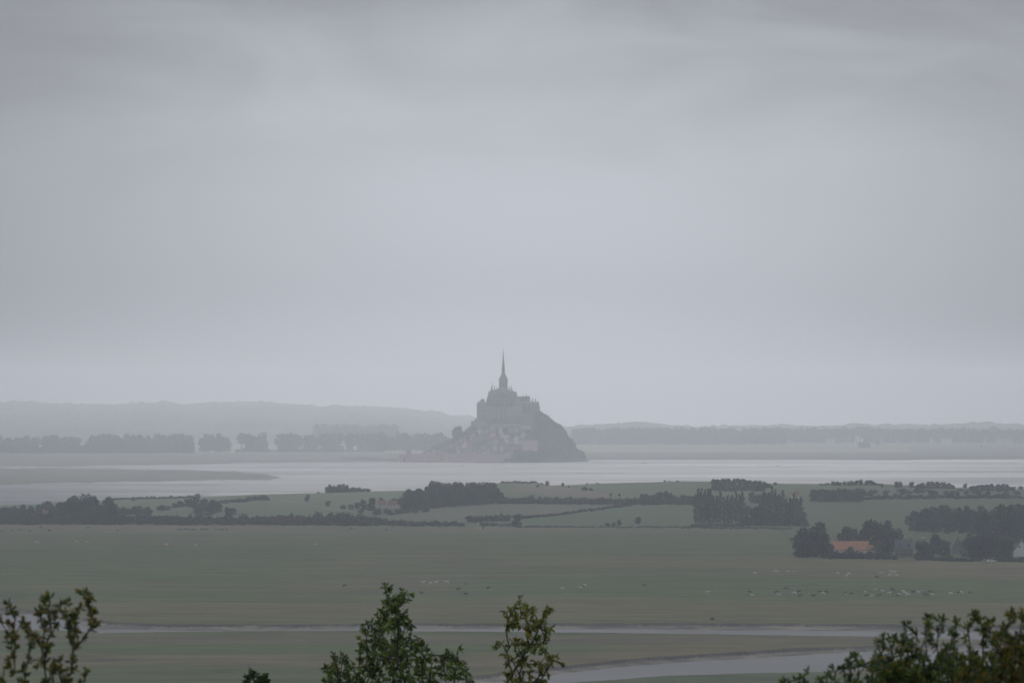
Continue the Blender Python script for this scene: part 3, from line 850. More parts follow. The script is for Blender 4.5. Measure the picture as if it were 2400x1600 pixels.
for px, yt in [(767,1137),(773,1132),(780,1135),(788,1137),(796,1132),(804,1131),(811,1134)]:
    plant('broad', px, 1153, yt, 13, L4t, G4)
hedge([(770,1153),(866,1151)], 11, 8, 13, 'low scrub along the foot of the crest clump')
G5 = 'trees around the hamlet on the slope'; L5t = 'tree among the small houses left of the big wood'
for px, yb, yt, w in [(804,1193,1182,20),(822,1193,1180,18),(838,1192,1176,18),(852,1194,1168,18),(873,1194,1163,18),(868,1197,1174,22),(884,1206,1190,24),
                      (905,1204,1192,22),(893,1184,1164,16),(925,1180,1166,18),(938,1182,1164,20),(915,1207,1196,22),(846,1202,1190,18),(932,1205,1192,22),(950,1203,1188,26),(972,1202,1190,26),(996,1200,1190,24)]:
    plant('broad', px, yb, yt, w, L5t, G5)
# the big dark wood
G6 = 'trees of the big dark wood in the middle'; L6t = 'dark tree of the big wood in the middle of the peninsula'
for px, yt, yb, w in [(958,1163,1190,26),(968,1147,1185,24),(980,1143,1180,26),(992,1146,1184,26),(1004,1132,1178,26),(1018,1123,1176,38),(1034,1128,1176,30),
                      (1050,1128,1172,30),(1066,1126,1170,30),(1082,1127,1170,28),(1098,1128,1168,28),(1114,1126,1168,30),(1128,1127,1166,28),(1144,1127,1164,30),(1157,1128,1164,24),
                      (1163,1142,1172,24),(1170,1152,1176,24),(1172,1164,1181,18)]:
    plant('broad', px, yb, yt, w, L6t, G6)
for x in range(948, 1172, 16):
    yb = 1197 - (x-948)*0.075
    plant('broad', x, yb - 1, yb - 30 - TR.uniform(0, 5), 27, L6t, G6)
for x in range(955, 1165, 30):
    yb = 1188 - (x-948)*0.07
    plant('broad', x, yb, yb - 38 - TR.uniform(0, 6), 29, L6t, G6)
G7 = 'bushes of the thick hedge right of the big wood'; L7t = 'bush in the thick dark hedge right of the big wood'
hedge([(1178,1180),(1300,1181),(1500,1182),(1640,1183)], [(1178,15),(1500,14),(1640,16)], 11, 18, 'thick dark hedge running right from the big wood to the poplars')
hedge([(1184,1175),(1500,1177),(1640,1178)], 13, 15, 18, 'upper row of the thick hedge right of the big wood')
plant('broad', 1246, 1175, 1158, 20, 'round tree rising from the thick hedge near its left end')
for px, yt, w in [(1505,1156,18),(1517,1155,18),(1530,1157,18),(1545,1150,22),(1560,1148,22),(1570,1152,16)]:
    plant('broad', px, 1180, yt, w, 'tree rising from the thick hedge left of the poplar grove', 'trees rising from the hedge left of the poplars')
hedge([(1575,1176),(1640,1175)], 16, 12, 18, 'stub of hedge beside the left poplar block')
hedge([(1226,1215),(1310,1208),(1380,1198),(1488,1184)], 8, 9, 13, 'thin slanting hedge crossing the green fields')
plant('broad', 1213, 1232, 1202, 24, 'dark tree at the foot of the slanting hedge by the marsh')
plant('bush', 1206, 1233, 1216, 18, 'bush at the foot of the tree that starts the slanting hedge')
hedge([(1215,1235),(1640,1237)], 4, 13, 15, 'line of scrub in the ditch between marsh and green field')
plant('bush', 1424, 1232, 1223, 17, 'left low bush of the group of three in the green field')
plant('bush', 1438, 1232, 1222, 15, 'middle low bush of the group of three in the green field')
plant('broad', 1451, 1231, 1216, 13, 'small upright tree ending the group of three in the green field')
plant('broad', 1495, 1227, 1209, 16, 'solitary oval tree in the green field left of the poplars')
hedge([(1178,1131),(1255,1132)], 5, 9, 12, 'low hedge on the crest right of the big wood')
for px, yb, yt, w, l in [(1228,1131,1126,8,'little bush standing up from the crest hedge by the brown field'),(1270,1135,1129,6,'tiny crest bush left of the dark round one'),
                         (1283,1138,1126,12,'dark round bush on the crest above the brown field'),(1319,1139,1130,9,'solitary dark bush on the crest in the gap by the water'),
                         (1333,1142,1136,7,'tiny bush below the crest at the tip of the brown field'),(1372,1149,1137,20,'pale bush on the slope between the two upper fields'),
                         (1385,1150,1142,14,'smaller pale bush right of the slope bush'),(1376,1134,1130,7,'tiny bush on the crest above the slope bush'),(1401,1134,1130,10,'flat bush on the crest above the upper field'),
                         (1432,1163,1153,9,'thin little tree rising from the hedge at the end of the brown field'),(1452,1163,1154,8,'second thin little tree at the end of the brown field'),
                         (1260,1141,1135,9,'small bush inside the brown field'),(1558,1129,1125,7,'small bush on the crest, left one of a pair'),(1570,1129,1125,7,'small bush on the crest, right one of a pair'),
                         (1588,1129,1125,14,'flat spreading bush on the crest right of the pair')]:
    plant('bush', px, yb, yt, w, l)
# crest wood and the poplar grove
G8 = 'trees of the long crest wood behind the poplars'; L8t = 'tree of the long wood on the crest behind the poplars'
for px, yt in [(1674,1120),(1684,1121),(1696,1119),(1708,1119),(1720,1120),(1732,1119),(1744,1120),(1756,1123),(1768,1124),(1780,1125),(1790,1127),(1798,1132),(1806,1136)]:
    plant('broad', px, 1143, yt, 18, L8t, G8)
hedge([(1676,1150),(1792,1150)], 14, 11, 18, 'hedge along the lower side of the long crest wood')
plant('bush', 1817, 1136, 1129, 12, 'round bush at the right end of the crest wood')
G9 = 'poplars of the grove by the marsh, left block'; L9t = 'tall poplar of the left block of the grove by the marsh'
for px, yt, yb in [(1630,1151,1231),(1637,1144,1230),(1645,1146,1232),(1652,1147,1231),(1659,1144,1230),(1665,1146,1232),(1672,1152,1229),(1680,1154,1232),(1688,1150,1231),(1697,1152,1229),(1706,1153,1232),(1716,1156,1230),(1725,1152,1229),(1734,1145,1230),(1740,1148,1229)]:
    plant('poplar', px, yb, yt + TR.choice((-2, 0, 3, 7, 12)), TR.uniform(11, 19), L9t, G9)
G10 = 'poplars of the grove by the marsh, right block'; L10t = 'tall poplar of the right block of the grove by the marsh'
for px, yt, yb in [(1772,1172,1231),(1782,1160,1230),(1791,1150,1232),(1800,1140,1231),(1808,1136,1230),(1817,1138,1231),(1825,1150,1231),(1834,1150,1232),(1843,1152,1230),(1851,1151,1231),(1860,1152,1231),(1868,1152,1232),(1877,1163,1231),(1884,1190,1230)]:
    plant('poplar', px, yb, yt + TR.choice((-2, 0, 3, 8, 14)), TR.uniform(13, 21), L10t, G10)
hedge([(1626,1233),(1742,1233)], 9, 12, 18, 'undergrowth along the foot of the left poplar block')
hedge([(1740,1231),(1890,1232)], [(1740,24),(1790,40),(1890,26)], 11, 22, 'undergrowth along the foot of the right poplar block')
row('broad', [(1738,1208),(1790,1208)], 26, 12, 22, 'lower tree seen in the gap between the two poplar blocks', 'lower trees between the two poplar blocks')
row('broad', [(1762,1178),(1795,1177)], 24, 10, 20, 'tree on the slope behind the gap in the poplars', 'trees on the slope behind the poplar gap')
# right-hand part
G11 = 'trees of the crest hedge on the right'
L11 = 'tree of the crest hedge right of the crest wood, first clump'
for px, yt in [(1926,1131),(1938,1129),(1952,1127),(1966,1125),(1980,1125),(1994,1123),(2006,1122),(2018,1123),(2032,1121),(2042,1122),(2052,1127),(2062,1131)]:
    plant('bush', px, 1137, yt, 18, 'bush of the long low clump on the right crest', 'bushes of the long low clump on the right crest')
for px, yt, w, l in [(2101,1127,13,'round dark tree alone on the crest, left half of a pair'),(2110,1128,11,'smaller round tree touching its left neighbour on the crest'),(2137,1128,17,'round dark tree alone on the crest right of the pair'),
                     (2068,1133,8,'tiny bush ending the long crest clump'),(2262,1131,12,'round bush on the far right crest between two clumps'),(2392,1134,15,'round tree on the crest at the right picture edge')]:
    plant('broad', px, 1142, yt, w, l)
for px, yt in [(2152,1133),(2162,1130),(2174,1127),(2186,1126),(2198,1127),(2210,1128),(2222,1131),(2232,1135)]:
    plant('broad', px, 1145, yt, 18, 'tree of the middle clump on the right crest', 'trees of the middle clump on the right crest')
for px, yt in [(2278,1137),(2290,1135),(2302,1134),(2314,1133),(2326,1132),(2338,1133),(2350,1132),(2362,1133),(2374,1139)]:
    plant('broad', px, 1150, yt, 18, 'tree of the last clump on the right crest', 'trees of the last clump on the right crest')
G12 = 'trees of the wood band right of the poplars'; L12 = 'tree of the dark band of wood right of the poplars'
for px in range(1906, 2018, 11): plant('broad', px, 1176, 1148 + TR.uniform(-4, 4), 22, L12, G12)
for px in range(1912, 2014, 14): plant('broad', px, 1166, 1142 + TR.uniform(-2, 4), 22, L12, G12)
hedge([(2010,1171),(2100,1169),(2400,1167)], 11, 11, 18, 'long dark hedge across the slope on the right')
for k in range(34):
    px = TR.uniform(2020, 2400)
    plant('bush', px, TR.uniform(1150, 1163), 1146 + TR.uniform(-3, 4), TR.uniform(14, 24), 'scattered bush between crest and long hedge on the right', 'scattered bushes between crest and long hedge')
hedge([(1640,1237),(1858,1240)], 5, 12, 14, 'low scrub line in front of the poplar grove')
G13 = 'trees of the big wood behind the farm'; L13 = 'tall dark tree in the wood behind the farm'
for px, yb, yt, w in [(2130,1230,1206,26),(2148,1238,1194,36),(2166,1240,1186,40),(2184,1238,1184,38),(2200,1240,1180,38),(2215,1240,1178,34),(2232,1242,1188,36),(2250,1243,1186,34),(2264,1244,1182,34),
                      (2282,1245,1190,34),(2300,1246,1181,36),(2160,1246,1212,36),(2190,1248,1208,40),(2225,1250,1206,40),(2258,1250,1208,38),(2288,1252,1208,36),(2388,1244,1176,40),(2405,1250,1180,40),(2140,1244,1220,30)]:
    plant('broad', px, yb, yt, w, L13, G13)
G14 = 'trees of the great dark clump at the right edge'; L14 = 'huge dark tree of the great clump by the right picture edge'
for px, yb, yt, w in [(2318,1270,1190,50),(2338,1272,1174,56),(2360,1272,1176,52),(2300,1276,1206,44),(2376,1274,1196,44),(2400,1276,1200,50)]:
    plant('broad', px, yb, yt, w, L14, G14)
# farmstead trees
plant('broad', 1893, 1307, 1233, 74, 'left half of the huge round tree clump beside the orange roof')
plant('broad', 1914, 1306, 1222, 62, 'peaked top of the huge tree clump beside the orange roof')
plant('broad', 1934, 1308, 1248, 38, 'lower right part of the huge tree clump beside the orange roof')
plant('broad', 1874, 1307, 1262, 40, 'low left skirt of the huge tree clump beside the orange roof')
for px, yb, yt, w, l in [(1985,1285,1229,30,'pointed dark tree behind the orange roof'),(2000,1284,1236,32,'dark tree behind the middle of the orange roof'),(2020,1284,1232,40,'dark tree behind the right end of the orange roof'),
                         (2048,1284,1213,54,'tallest round tree behind the farm'),(2078,1284,1216,52,'broad round tree right of the tallest behind the farm'),(2100,1288,1234,40,'dark tree between farm and little meadow'),
                         (1972,1286,1246,30,'low dark tree left behind the orange roof')]:
    plant('broad', px, yb, yt, w, l)
plant('autumn', 2060, 1304, 1266, 40, 'tree with brownish turning leaves right of the orange roof')
plant('broad', 2080, 1307, 1272, 40, 'dark tree in front between orange roof and slate house')
hedge([(1948,1309),(2040,1309)], 19, 10, 20, 'garden hedge in front of the orange-roofed barn')
plant('broad', 1993, 1308, 1280, 22, 'small tree in front of the middle of the orange roof')
hedge([(2036,1310),(2105,1310)], 20, 12, 22, 'tall hedge left of the slate house')
plant('broad', 2158, 1311, 1264, 40, 'dark round tree right of the slate house')
plant('broad', 2176, 1311, 1268, 34, 'second dark tree right of the slate house')
plant('broad', 2196, 1300, 1246, 36, 'tall dark tree between slate house and gabled cottage')
plant('broad', 2215, 1304, 1262, 30, 'dark tree left of the gabled cottage')
hedge([(2150,1312),(2300,1315)], 10, 12, 18, 'low hedge left of the white car')
for px, yb, yt, w in [(2270,1306,1262,44),(2290,1308,1256,48),(2312,1308,1252,50),(2335,1309,1255,50),(2356,1310,1264,40),(2280,1290,1248,44),(2325,1290,1246,50),(2362,1290,1250,40)]:
    plant('broad', px, yb, yt, w, 'tree of the dense dark mass behind the white car', 'trees of the dense mass behind the white car')
hedge([(2335,1316),(2410,1317)], 14, 12, 20, 'hedge right of the white car at the picture edge')
plant('bush', 1669, 1452, 1444, 12, 'dark clump of rushes on the marsh above the river')

# --- far polders: rows of tall trees in the haze
def far_row(tops, ybase, Y, spacing, w, label, group, kinds=('tall', 'broad', 'broad'), gaps=()):
    x = tops[0][0]
    while x <= tops[-1][0]:
        if not any(a < x < b for a, b in gaps):
            plant(TR.choice(kinds), x, ybase + TR.uniform(-0.6, 0.6), lerp_pts(tops, x) + TR.choice((-1, 1, 4, 11)) + TR.uniform(-1.5, 2), w * TR.uniform(1.0, 1.9), label, group, Y + TR.uniform(-60, 60), 1.4)
        x += spacing * TR.choice((0.5, 0.8, 1.0, 1.3, 2.0))
far_row([(-6,1018),(60,1017),(120,1016),(182,1019)], 1058, 11700, 10, 20, 'hazy tall tree in the far row at the left picture edge', 'far row of trees at the left edge')
far_row([(212,1018),(272,1016)], 1060, 11700, 9, 19, 'hazy tall tree in the short far row left of the gap with the pale field', 'short far row by the pale field')
far_row([(278,1014),(330,1014),(345,1021),(362,1021)], 1060, 11600, 9, 21, 'hazy tree of the dense far block between two rows on the left', 'dense far block on the left')
far_row([(368,1015),(430,1014),(500,1012),(690,1012)], 1059, 11700, 11, 21, 'hazy tall tree of the long far row left of the centre', 'long far row left of the centre', gaps=((446,466),(496,512),(538,552),(590,600),(628,640)))
far_row([(690,1013),(830,1010),(1040,1013)], 1058, 11900, 10, 22, 'hazy tall tree of the long far row beside the island', 'long far row beside the island', ('broad', 'tall', 'broad'), gaps=((708,716),))
hedge([(-4,1064),(450,1064)], 20, 8, 24, 'hazy far hedge in front of the tall rows at left', Y=11450, z=1.4, kind='broad')
hedge([(560,1061),(900,1060)], 8, 13, 20, 'low hazy hedge at the foot of the far rows left of the island', Y=11650, z=1.4)
hedge([(740,1040),(925,1040)], 44, 10, 24, 'most distant hazy wood left of the island', Y=14200, z=1.4, kind=('tall', 'broad'), name='far_wood', cat='wood', stuff='stuff', hv=0.12)
hedge([(1350,1044),(1600,1044),(1840,1044)], 40, 9, 24, 'hazy wood on the far shore right of the island', Y=13600, z=1.4, kind='broad', name='far_wood', cat='wood', stuff='stuff', hv=0.15)
hedge([(1840,1035),(2410,1035)], [(1840,36),(2020,40),(2100,34),(2260,39),(2410,37)], 9, 20, 'hazy wood of tall trees on the far shore at the right', Y=14000, z=1.4, kind=('tall', 'broad'), name='far_wood', cat='wood', stuff='stuff', hv=0.15)
plant('broad', 2020, 1049, 1034, 24, 'round hazy tree alone on the far meadow at right', Y=12600, z=1.4)
plant('broad', 2035, 1048, 1033, 12, 'smaller hazy tree beside the round one on the far meadow', Y=12650, z=1.4)
plant('tall', 2058, 1047, 1029, 14, 'hazy slender tree right of the round one on the far meadow', Y=12650, z=1.4)
plant('bush', 2300, 1044, 1038, 6, 'tiny hazy bush on the far meadow at the right', Y=12900, z=1.4)

# ------------------------------------------------------------------ houses and the farm
def house(px, ybase, wpx, wall_h, roof_h, depth, label, wall, roof, rz=0.0, chim=1, wins=(), Y=None, z=None, name='house', axis='x', doors=(), dormers=0, eave=0.35):
    """a house with walls, pitched roof, chimney, windows; wpx is its seen width in photo pixels"""
    if Y is None: X, Y, z = terr_hit(px, ybase)
    else: X = XA(px, Y); z = ZA(ybase, Y) if z is None else z
    w = wpx / F * Y
    t = empty(name, (X, Y, z), rz); tag(t, label, 'house')
    d = depth
    m = MB(); m.box(-w/2, w/2, 0, d, -1, wall_h)
    if axis == 'x':      # gable triangles
        for sx in (-1, 1):
            m.add([(sx*w/2, 0, wall_h), (sx*w/2, d, wall_h), (sx*w/2, d/2, wall_h+roof_h-0.15)], [(0, 1, 2) if sx > 0 else (0, 2, 1)])
    else:
        for yy, fl in ((0, 0), (d, 1)):
            m.add([(-w/2, yy, wall_h), (w/2, yy, wall_h), (0, yy, wall_h+roof_h-0.15)], [(0, 1, 2) if not fl else (0, 2, 1)])
    m.build('wall', wall, t)
    r = MB(); th = 0.22
    if axis == 'x':
        y0, y1, ym = -eave, d + eave, d/2
        x0, x1 = -w/2 - 0.2, w/2 + 0.2
        zb = wall_h - eave * roof_h / (d/2); zt = wall_h + roof_h
        prof = [(y0, zb), (ym, zt), (y1, zb), (y1, zb+th), (ym, zt+th), (y0, zb+th)]
        vs = [(x0, a, b) for a, b in prof] + [(x1, a, b) for a, b in prof]
    else:
        y0, y1 = -0.2, d + 0.2
        xa = w/2 + eave; zb = wall_h - eave * roof_h / (w/2); zt = wall_h + roof_h
        prof = [(-xa, zb), (0, zt), (xa, zb), (xa, zb+th), (0, zt+th), (-xa, zb+th)]
        vs = [(a, y0, b) for a, b in prof] + [(a, y1, b) for a, b in prof]
    r.add(vs, [(0,6,7,1),(1,7,8,2),(2,8,9,3),(3,9,10,4),(4,10,11,5),(5,11,6,0),(0,1,4,5),(1,2,3,4),(6,11,10,7),(7,10,9,8)])
    ro = r.build('roof', roof, t)
    for k in range(chim):
        c = MB()
        cx = (-w/2 + 0.9 if k == 0 else w/2 - 0.9) if axis == 'x' else 0
        cy = d/2 if axis == 'x' else (1.0 if k == 0 else d - 1.0)
        c.box(cx-0.45, cx+0.45, cy-0.35, cy+0.35, wall_h+roof_h-0.9, wall_h+roof_h+1.0)
        c.box(cx-0.52, cx+0.52, cy-0.42, cy+0.42, wall_h+roof_h+1.0, wall_h+roof_h+1.15)
        c.build('chimney', wall if wall is not M_WHITE else M_BRICK, ro)
    for wx, wz, ww, wh in wins:
        f = MB(); f.box(wx-ww/2-0.12, wx+ww/2+0.12, -0.07, 0.03, wz-0.12, wz+wh+0.12)
        fo = f.build('window', M_BRICK if wall is M_STONE_D else M_WHITE, t)
        q = MB(); q.box(wx-ww/2, wx+ww/2, -0.10, -0.072, wz, wz+wh); q.build('pane', M_GLASS, fo)
    for dx, dw in doors:
        f = MB(); f.box(dx-dw/2, dx+dw/2, -0.08, 0.03, 0, 2.1); f.build('door', M_BARK, t)
    for k in range(dormers):
        cx = -w/2 + w * (k + 0.5) / dormers
        q = MB(); q.box(cx-0.7, cx+0.7, 0.5, 2.2, wall_h + 0.3, wall_h + 1.7); q.gable(cx-0.7, cx+0.7, 0.4, 2.6, wall_h+1.703, wall_h+2.4, 0.1, 'y')
        dm = q.build('dormer', roof, t)
        q = MB(); q.box(cx-0.45, cx+0.45, 0.44, 0.497, wall_h+0.5, wall_h+1.6); q.build('pane', M_GLASS, dm)
    return t
house(1992, 1300, 88, 3.2, 4.2, 9, 'long stone barn with a bright orange tiled roof beside the huge round tree', M_STONE_L, M_TILE, chim=1,
      wins=[(-7,1.2,1,1.3),(-2,1.2,1,1.3),(4,1.2,1,1.3)], doors=[(1.2,1.2)])
house(2042, 1302, 16, 3.0, 2.6, 7, 'low tiled lean-to shed at the right end of the orange-roofed barn', M_STONE_L, M_TILE_D, chim=0, wins=[(0.5,1.0,0.9,1.0)])
house(2119, 1305, 42, 5.0, 4.2, 8, 'slate-roofed stone house with brick-framed windows and two dormers', M_STONE_D, M_SLATE, chim=2,
      wins=[(-3.6,0.9,0.9,1.5),(-1.5,0.9,0.9,1.5),(1.5,0.9,0.9,1.5),(3.6,0.9,0.9,1.5)], doors=[(0,1.1)], dormers=2)
house(2246, 1298, 26, 3.6, 5.0, 9, 'grey slate cottage half hidden by trees left of the white car', M_STONE_D, M_SLATE, chim=1, wins=[(1.2,1.0,1.2,1.1)], axis='y')
house(2395, 1305, 32, 4.0, 5.0, 10, 'white-walled house showing its pale gable at the right picture edge', M_WHITE, M_SLATE, chim=1, wins=[(-1.4,5.2,0.8,1.1)], axis='y', eave=0.1)
for px, yb, w, l in [(896,1190,18,'small brick house left of the big wood, left one of two'),(920,1191,20,'small brick house left of the big wood, right one of two'),
                     (108,1213,18,'low brick house under the trees of the left wood'),(128,1212,14,'small tiled shed right of the low brick house in the left wood'),
                     (268,1202,14,'small tiled house at the right end of the left wood'),(1864,1168,16,'little tiled house on the slope right of the poplars'),
                     (220,1204,12,'tiny tiled roof in the middle of the left wood')]:
    house(px, yb, w, 2.8, 2.6, 6, l, M_PLASTER, M_TILE_D, chim=1, wins=[(-1,0.9,0.8,1.0),(1.2,0.9,0.8,1.0)])
house(1031, 1000, 9, 5, 4, 9, 'bright white house far away on the hazy hill left of the island', M_WHITE, M_SLATE, chim=1, Y=15600, z=24, wins=[(-2,1.5,1,1.3)])

def car(px, py, label, paint, L=4.6, rz=0.0, Y=None, z=None):
    if Y is None: X, Y, z = terr_hit(px, py)
    else: X = XA(px, Y)
    t = empty('parked_car', (X, Y, z), rz); tag(t, label, 'car')
    b = MB()
    prof = [(-0.5,0.35),(0.5,0.35),(0.5,0.72),(0.47,0.86),(0.22,0.93),(0.08,1.40),(-0.30,1.46),(-0.46,0.98),(-0.5,0.9)]
    n = len(prof)
    b.add([(a*L, -0.85, h) for a, h in prof] + [(a*L, 0.85, h) for a, h in prof],
          [tuple(range(n)), tuple(range(2*n-1, n-1, -1))] + [(k, n+k, n+(k+1) % n, (k+1) % n) for k in range(n)])
    b.build('body', paint, t)
    for sy, fl in ((-0.866, 0), (0.866, 1)):
        for x0, x1 in ((0.19, 0.07), (-0.02, -0.28)):
            q = MB()
            if x0 > 0: P = [(0.195*L, 0.97), (0.02*L, 0.97), (0.02*L, 1.33), (0.085*L, 1.33)]
            else: P = [(0.0, 0.97), (-0.36*L, 1.0), (-0.28*L, 1.36), (0.0, 1.35)]
            q.add([(a, sy, h) for a, h in P] + [(a, sy*1.008, h) for a, h in P], [(0,1,2,3),(7,6,5,4),(0,4,5,1),(1,5,6,2),(2,6,7,3),(3,7,4,0)])
            q.build('side_window', M_GLASS, t)
    for sx in (-0.32, 0.31):
        for sy in (-0.8, 0.8):
            q = MB()
            n = 14
            q.add([(sx*L + 0.33*math.cos(2*math.pi*k/n), sy-0.1, 0.33+0.33*math.sin(2*math.pi*k/n)) for k in range(n)] +
                  [(sx*L + 0.33*math.cos(2*math.pi*k/n), sy+0.1, 0.33+0.33*math.sin(2*math.pi*k/n)) for k in range(n)],
                  [tuple(range(n)), tuple(range(2*n-1, n-1, -1))] + [(k, (k+1) % n, n+(k+1) % n, n+k)[::-1] for k in range(n)])
            q.build('wheel', M_TYRE, t)
    return t
car(2324, 1317, 'white car parked on the grass in front of the dark trees at right', M_CARW, 4.9, 0.15)

# ------------------------------------------------------------------ cattle
def skin_mesh(name, pts, edges, rads, sub=1):
    me = bpy.data.meshes.new('tmp'); me.from_pydata(pts, edges, []); me.update()
    o = bpy.data.objects.new('tmp', me); COL.objects.link(o)
    sk = o.modifiers.new('s', 'SKIN')
    for i, r in enumerate(rads):
        r = r if isinstance(r, tuple) else (r, r)
        me.skin_vertices[0].data[i].radius = r
    me.skin_vertices[0].data[0].use_root = True
    ss = o.modifiers.new('u', 'SUBSURF'); ss.levels = sub
    dg = bpy.context.evaluated_depsgraph_get(); dg.update()
    out = bpy.data.meshes.new_from_object(o.evaluated_get(dg), depsgraph=dg)
    out.name = name
    bpy.data.objects.remove(o); bpy.data.meshes.remove(me)
    out.polygons.foreach_set('use_smooth', [True]*len(out.polygons))
    return out
def cow_mesh(pose):
    gz = pose == 'grazing'
    pts = [(-0.25,0,1.02),(0.25,0,1.02),(0.62,0,1.08),(-0.72,0,1.10)]; r = [(0.36,0.34),(0.36,0.34),(0.30,0.30),(0.30,0.26)]
    e = [(0,1),(1,2),(0,3)]
    if gz: hd = [(0.92,0,0.92),(1.12,0,0.55),(1.22,0,0.22),(1.30,0,0.06)]
    else: hd = [(0.92,0,1.26),(1.10,0,1.42),(1.32,0,1.36),(1.50,0,1.24)]
    b = len(pts); pts += hd; r += [(0.17,0.20),(0.13,0.15),(0.12,0.12),(0.08,0.08)]
    e += [(2,b),(b,b+1),(b+1,b+2),(b+2,b+3)]
    for sx, src in ((0.58, 2), (-0.70, 3)):
        for sy in (-1, 1):
            j = 0.10 * sy * (1 if sx > 0 else -1)
            b = len(pts)
            pts += [(sx, 0.20*sy, 0.78), (sx + (0.02 if sx > 0 else 0.06) + j, 0.21*sy, 0.42), (sx + j*1.2, 0.21*sy, 0.10), (sx + 0.05 + j*1.2, 0.21*sy, 0.02)]
            r += [(0.12,0.14),(0.075,0.075),(0.055,0.055),(0.06,0.05)]
            e += [(src,b),(b,b+1),(b+1,b+2),(b+2,b+3)]
    b = len(pts); pts += [(-1.02,0,1.05),(-1.06,0,0.55)]; r += [(0.05,0.05),(0.03,0.03)]
    e += [(3,b),(b,b+1)]
    for sy in (-1, 1):
        b = len(pts); h = hd[1]
        pts += [(h[0]+0.03, 0.22*sy, h[2]+0.05)]; r += [(0.04,0.05)]
        e += [(5,b)]
    return skin_mesh('cow', pts, e, r, 1)
COWM = [cow_mesh('grazing'), cow_mesh('standing')]
C_MAT = {'white': simple('white_hide', (0.62, 0.58, 0.50), 0.9, 0.08, 2.0), 'black': simple('black_hide', (0.03, 0.028, 0.028), 0.8, 0.1, 2.0),
         'brown': simple('brown_hide', (0.13, 0.075, 0.05), 0.9, 0.15, 2.0), 'pied': None}
mp_, gp = mat_new('pied_hide')
_tc = gp.n('ShaderNodeTexCoord'); _no = gp.n('ShaderNodeTexNoise', inp={0: _tc.outputs['Object'], 'Scale': 1.6, 'Detail': 1.0})
_c = gp.ramp(_no.outputs[0], [(0.49, (0.11,0.055,0.04)), (0.51, (0.6,0.55,0.48))])
_b = gp.n('ShaderNodeBsdfPrincipled', inp={'Base Color': _c, 'Roughness': 0.9}); gp.n('ShaderNodeOutputMaterial', inp={0: _b.outputs[0]})
C_MAT['pied'] = mp_
COWME = {}
for k, m in C_MAT.items():
    for i, me in enumerate(COWM):
        q = me.copy(); q.name = 'cow'; q.materials.clear(); q.materials.append(m); COWME[k, i] = q
CR_ = random.Random(5)
ORD = ['first', 'second', 'third', 'fourth', 'fifth', 'sixth', 'seventh', 'eighth', 'ninth', 'tenth', 'eleventh', 'twelfth', 'thirteenth', 'fourteenth', 'fifteenth', 'sixteenth']
def herd(where, group, cows):
    cnt = {}
    for px, py, colr in sorted(cows):
        X, Y, z = terr_hit(px, py + 3.5)
        i = CR_.choice((0, 0, 1))
        o = mesh_obj('cow', COWME[colr, i]); o.location = (X, Y, z)
        o.rotation_euler = (0, 0, CR_.choice((0, math.pi)) + CR_.uniform(-0.7, 0.7))
        o.scale = (CR_.uniform(0.82, 1.0),) * 3
        k = cnt[colr] = cnt.get(colr, 0) + 1
        cn = {'white': 'white', 'black': 'black', 'brown': 'dark brown', 'pied': 'brown and white'}[colr]
        n = sum(1 for c in cows if c[2] == colr)
        l = (f'only {cn} cow {where}' if n == 1 else f'{cn} cow {where}, {ORD[k-1]} such from the left')
        tag(o, l, 'cow', group)
w, b, n_, p = 'white', 'black', 'brown', 'pied'
herd('in the upper herd below the farm', 'cows of the upper herd below the farm',
     [(1770,1343,w),(1815,1338,w),(1822,1339,w),(1846,1338,w),(1859,1339,w),(1963,1343,w),(1984,1349,w),(1989,1344,w),(2064,1343,w),(2088,1338,w),(2095,1340,w),(2086,1346,w),(2102,1347,w),(2055,1352,n_)])
herd('in the main herd\'s left end', 'cows at the left end of the main herd',
     [(1757,1387,n_),(1755,1395,p),(1764,1394,w),(1821,1387,b),(1825,1393,w),(1842,1379,b),(1862,1389,w),(1873,1386,b),(1876,1396,n_),(1898,1393,p),(1908,1396,b),(1921,1386,b),(1929,1389,w),(1936,1386,b),
      (1982,1388,n_),(1979,1396,p),(1995,1390,b)])
herd('in the main herd\'s middle', 'cows in the middle of the main herd',
     [(2028,1387,w),(2032,1395,b),(2044,1396,w),(2052,1381,w),(2068,1385,w),(2062,1394,b),(2084,1389,w),(2090,1396,p),(2092,1381,b),(2108,1392,w),(2103,1396,n_),(2117,1385,w),(2122,1389,w),(2128,1393,w),
      (2141,1387,b),(2153,1388,w),(2163,1385,p),(2169,1391,b),(2180,1387,b),(2186,1393,w),(2173,1396,n_),(2148,1386,p)])
herd('right of the main herd', 'cows trailing right of the main herd', [(2228,1389,w),(2246,1388,b),(2253,1388,w),(2274,1388,n_)])
herd('of the pair left of the main herd', 'pair of cows left of the main herd', [(1657,1388,w),(1662,1387,p)])
herd('of the small group right of the slender sapling', 'small group of cows right of the slender sapling', [(1318,1379,w),(1361,1377,w),(1366,1374,n_),(1371,1372,w)])
herd('alone on the green strip', 'lone cows on the green strip', [(1511,1371,b)])
herd('above the central treetop', 'thin line of cows above the central treetop',
     [(991,1364,w),(1009,1365,w),(1022,1364,w),(1047,1364,w),(1093,1368,p),(1075,1380,b),(1145,1377,b),(1091,1391,b),(988,1389,b),(808,1372,b)])
herd('in the row by the left hedge', 'dark row of cattle near the long hedge',
     [(418,1239,b),(425,1239,b),(433,1238,b),(441,1239,b),(450,1239,b),(456,1239,b),(472,1239,b),(478,1239,b),(485,1239,b),(506,1239,b),(515,1239,b),(523,1239,b),(532,1240,b)])
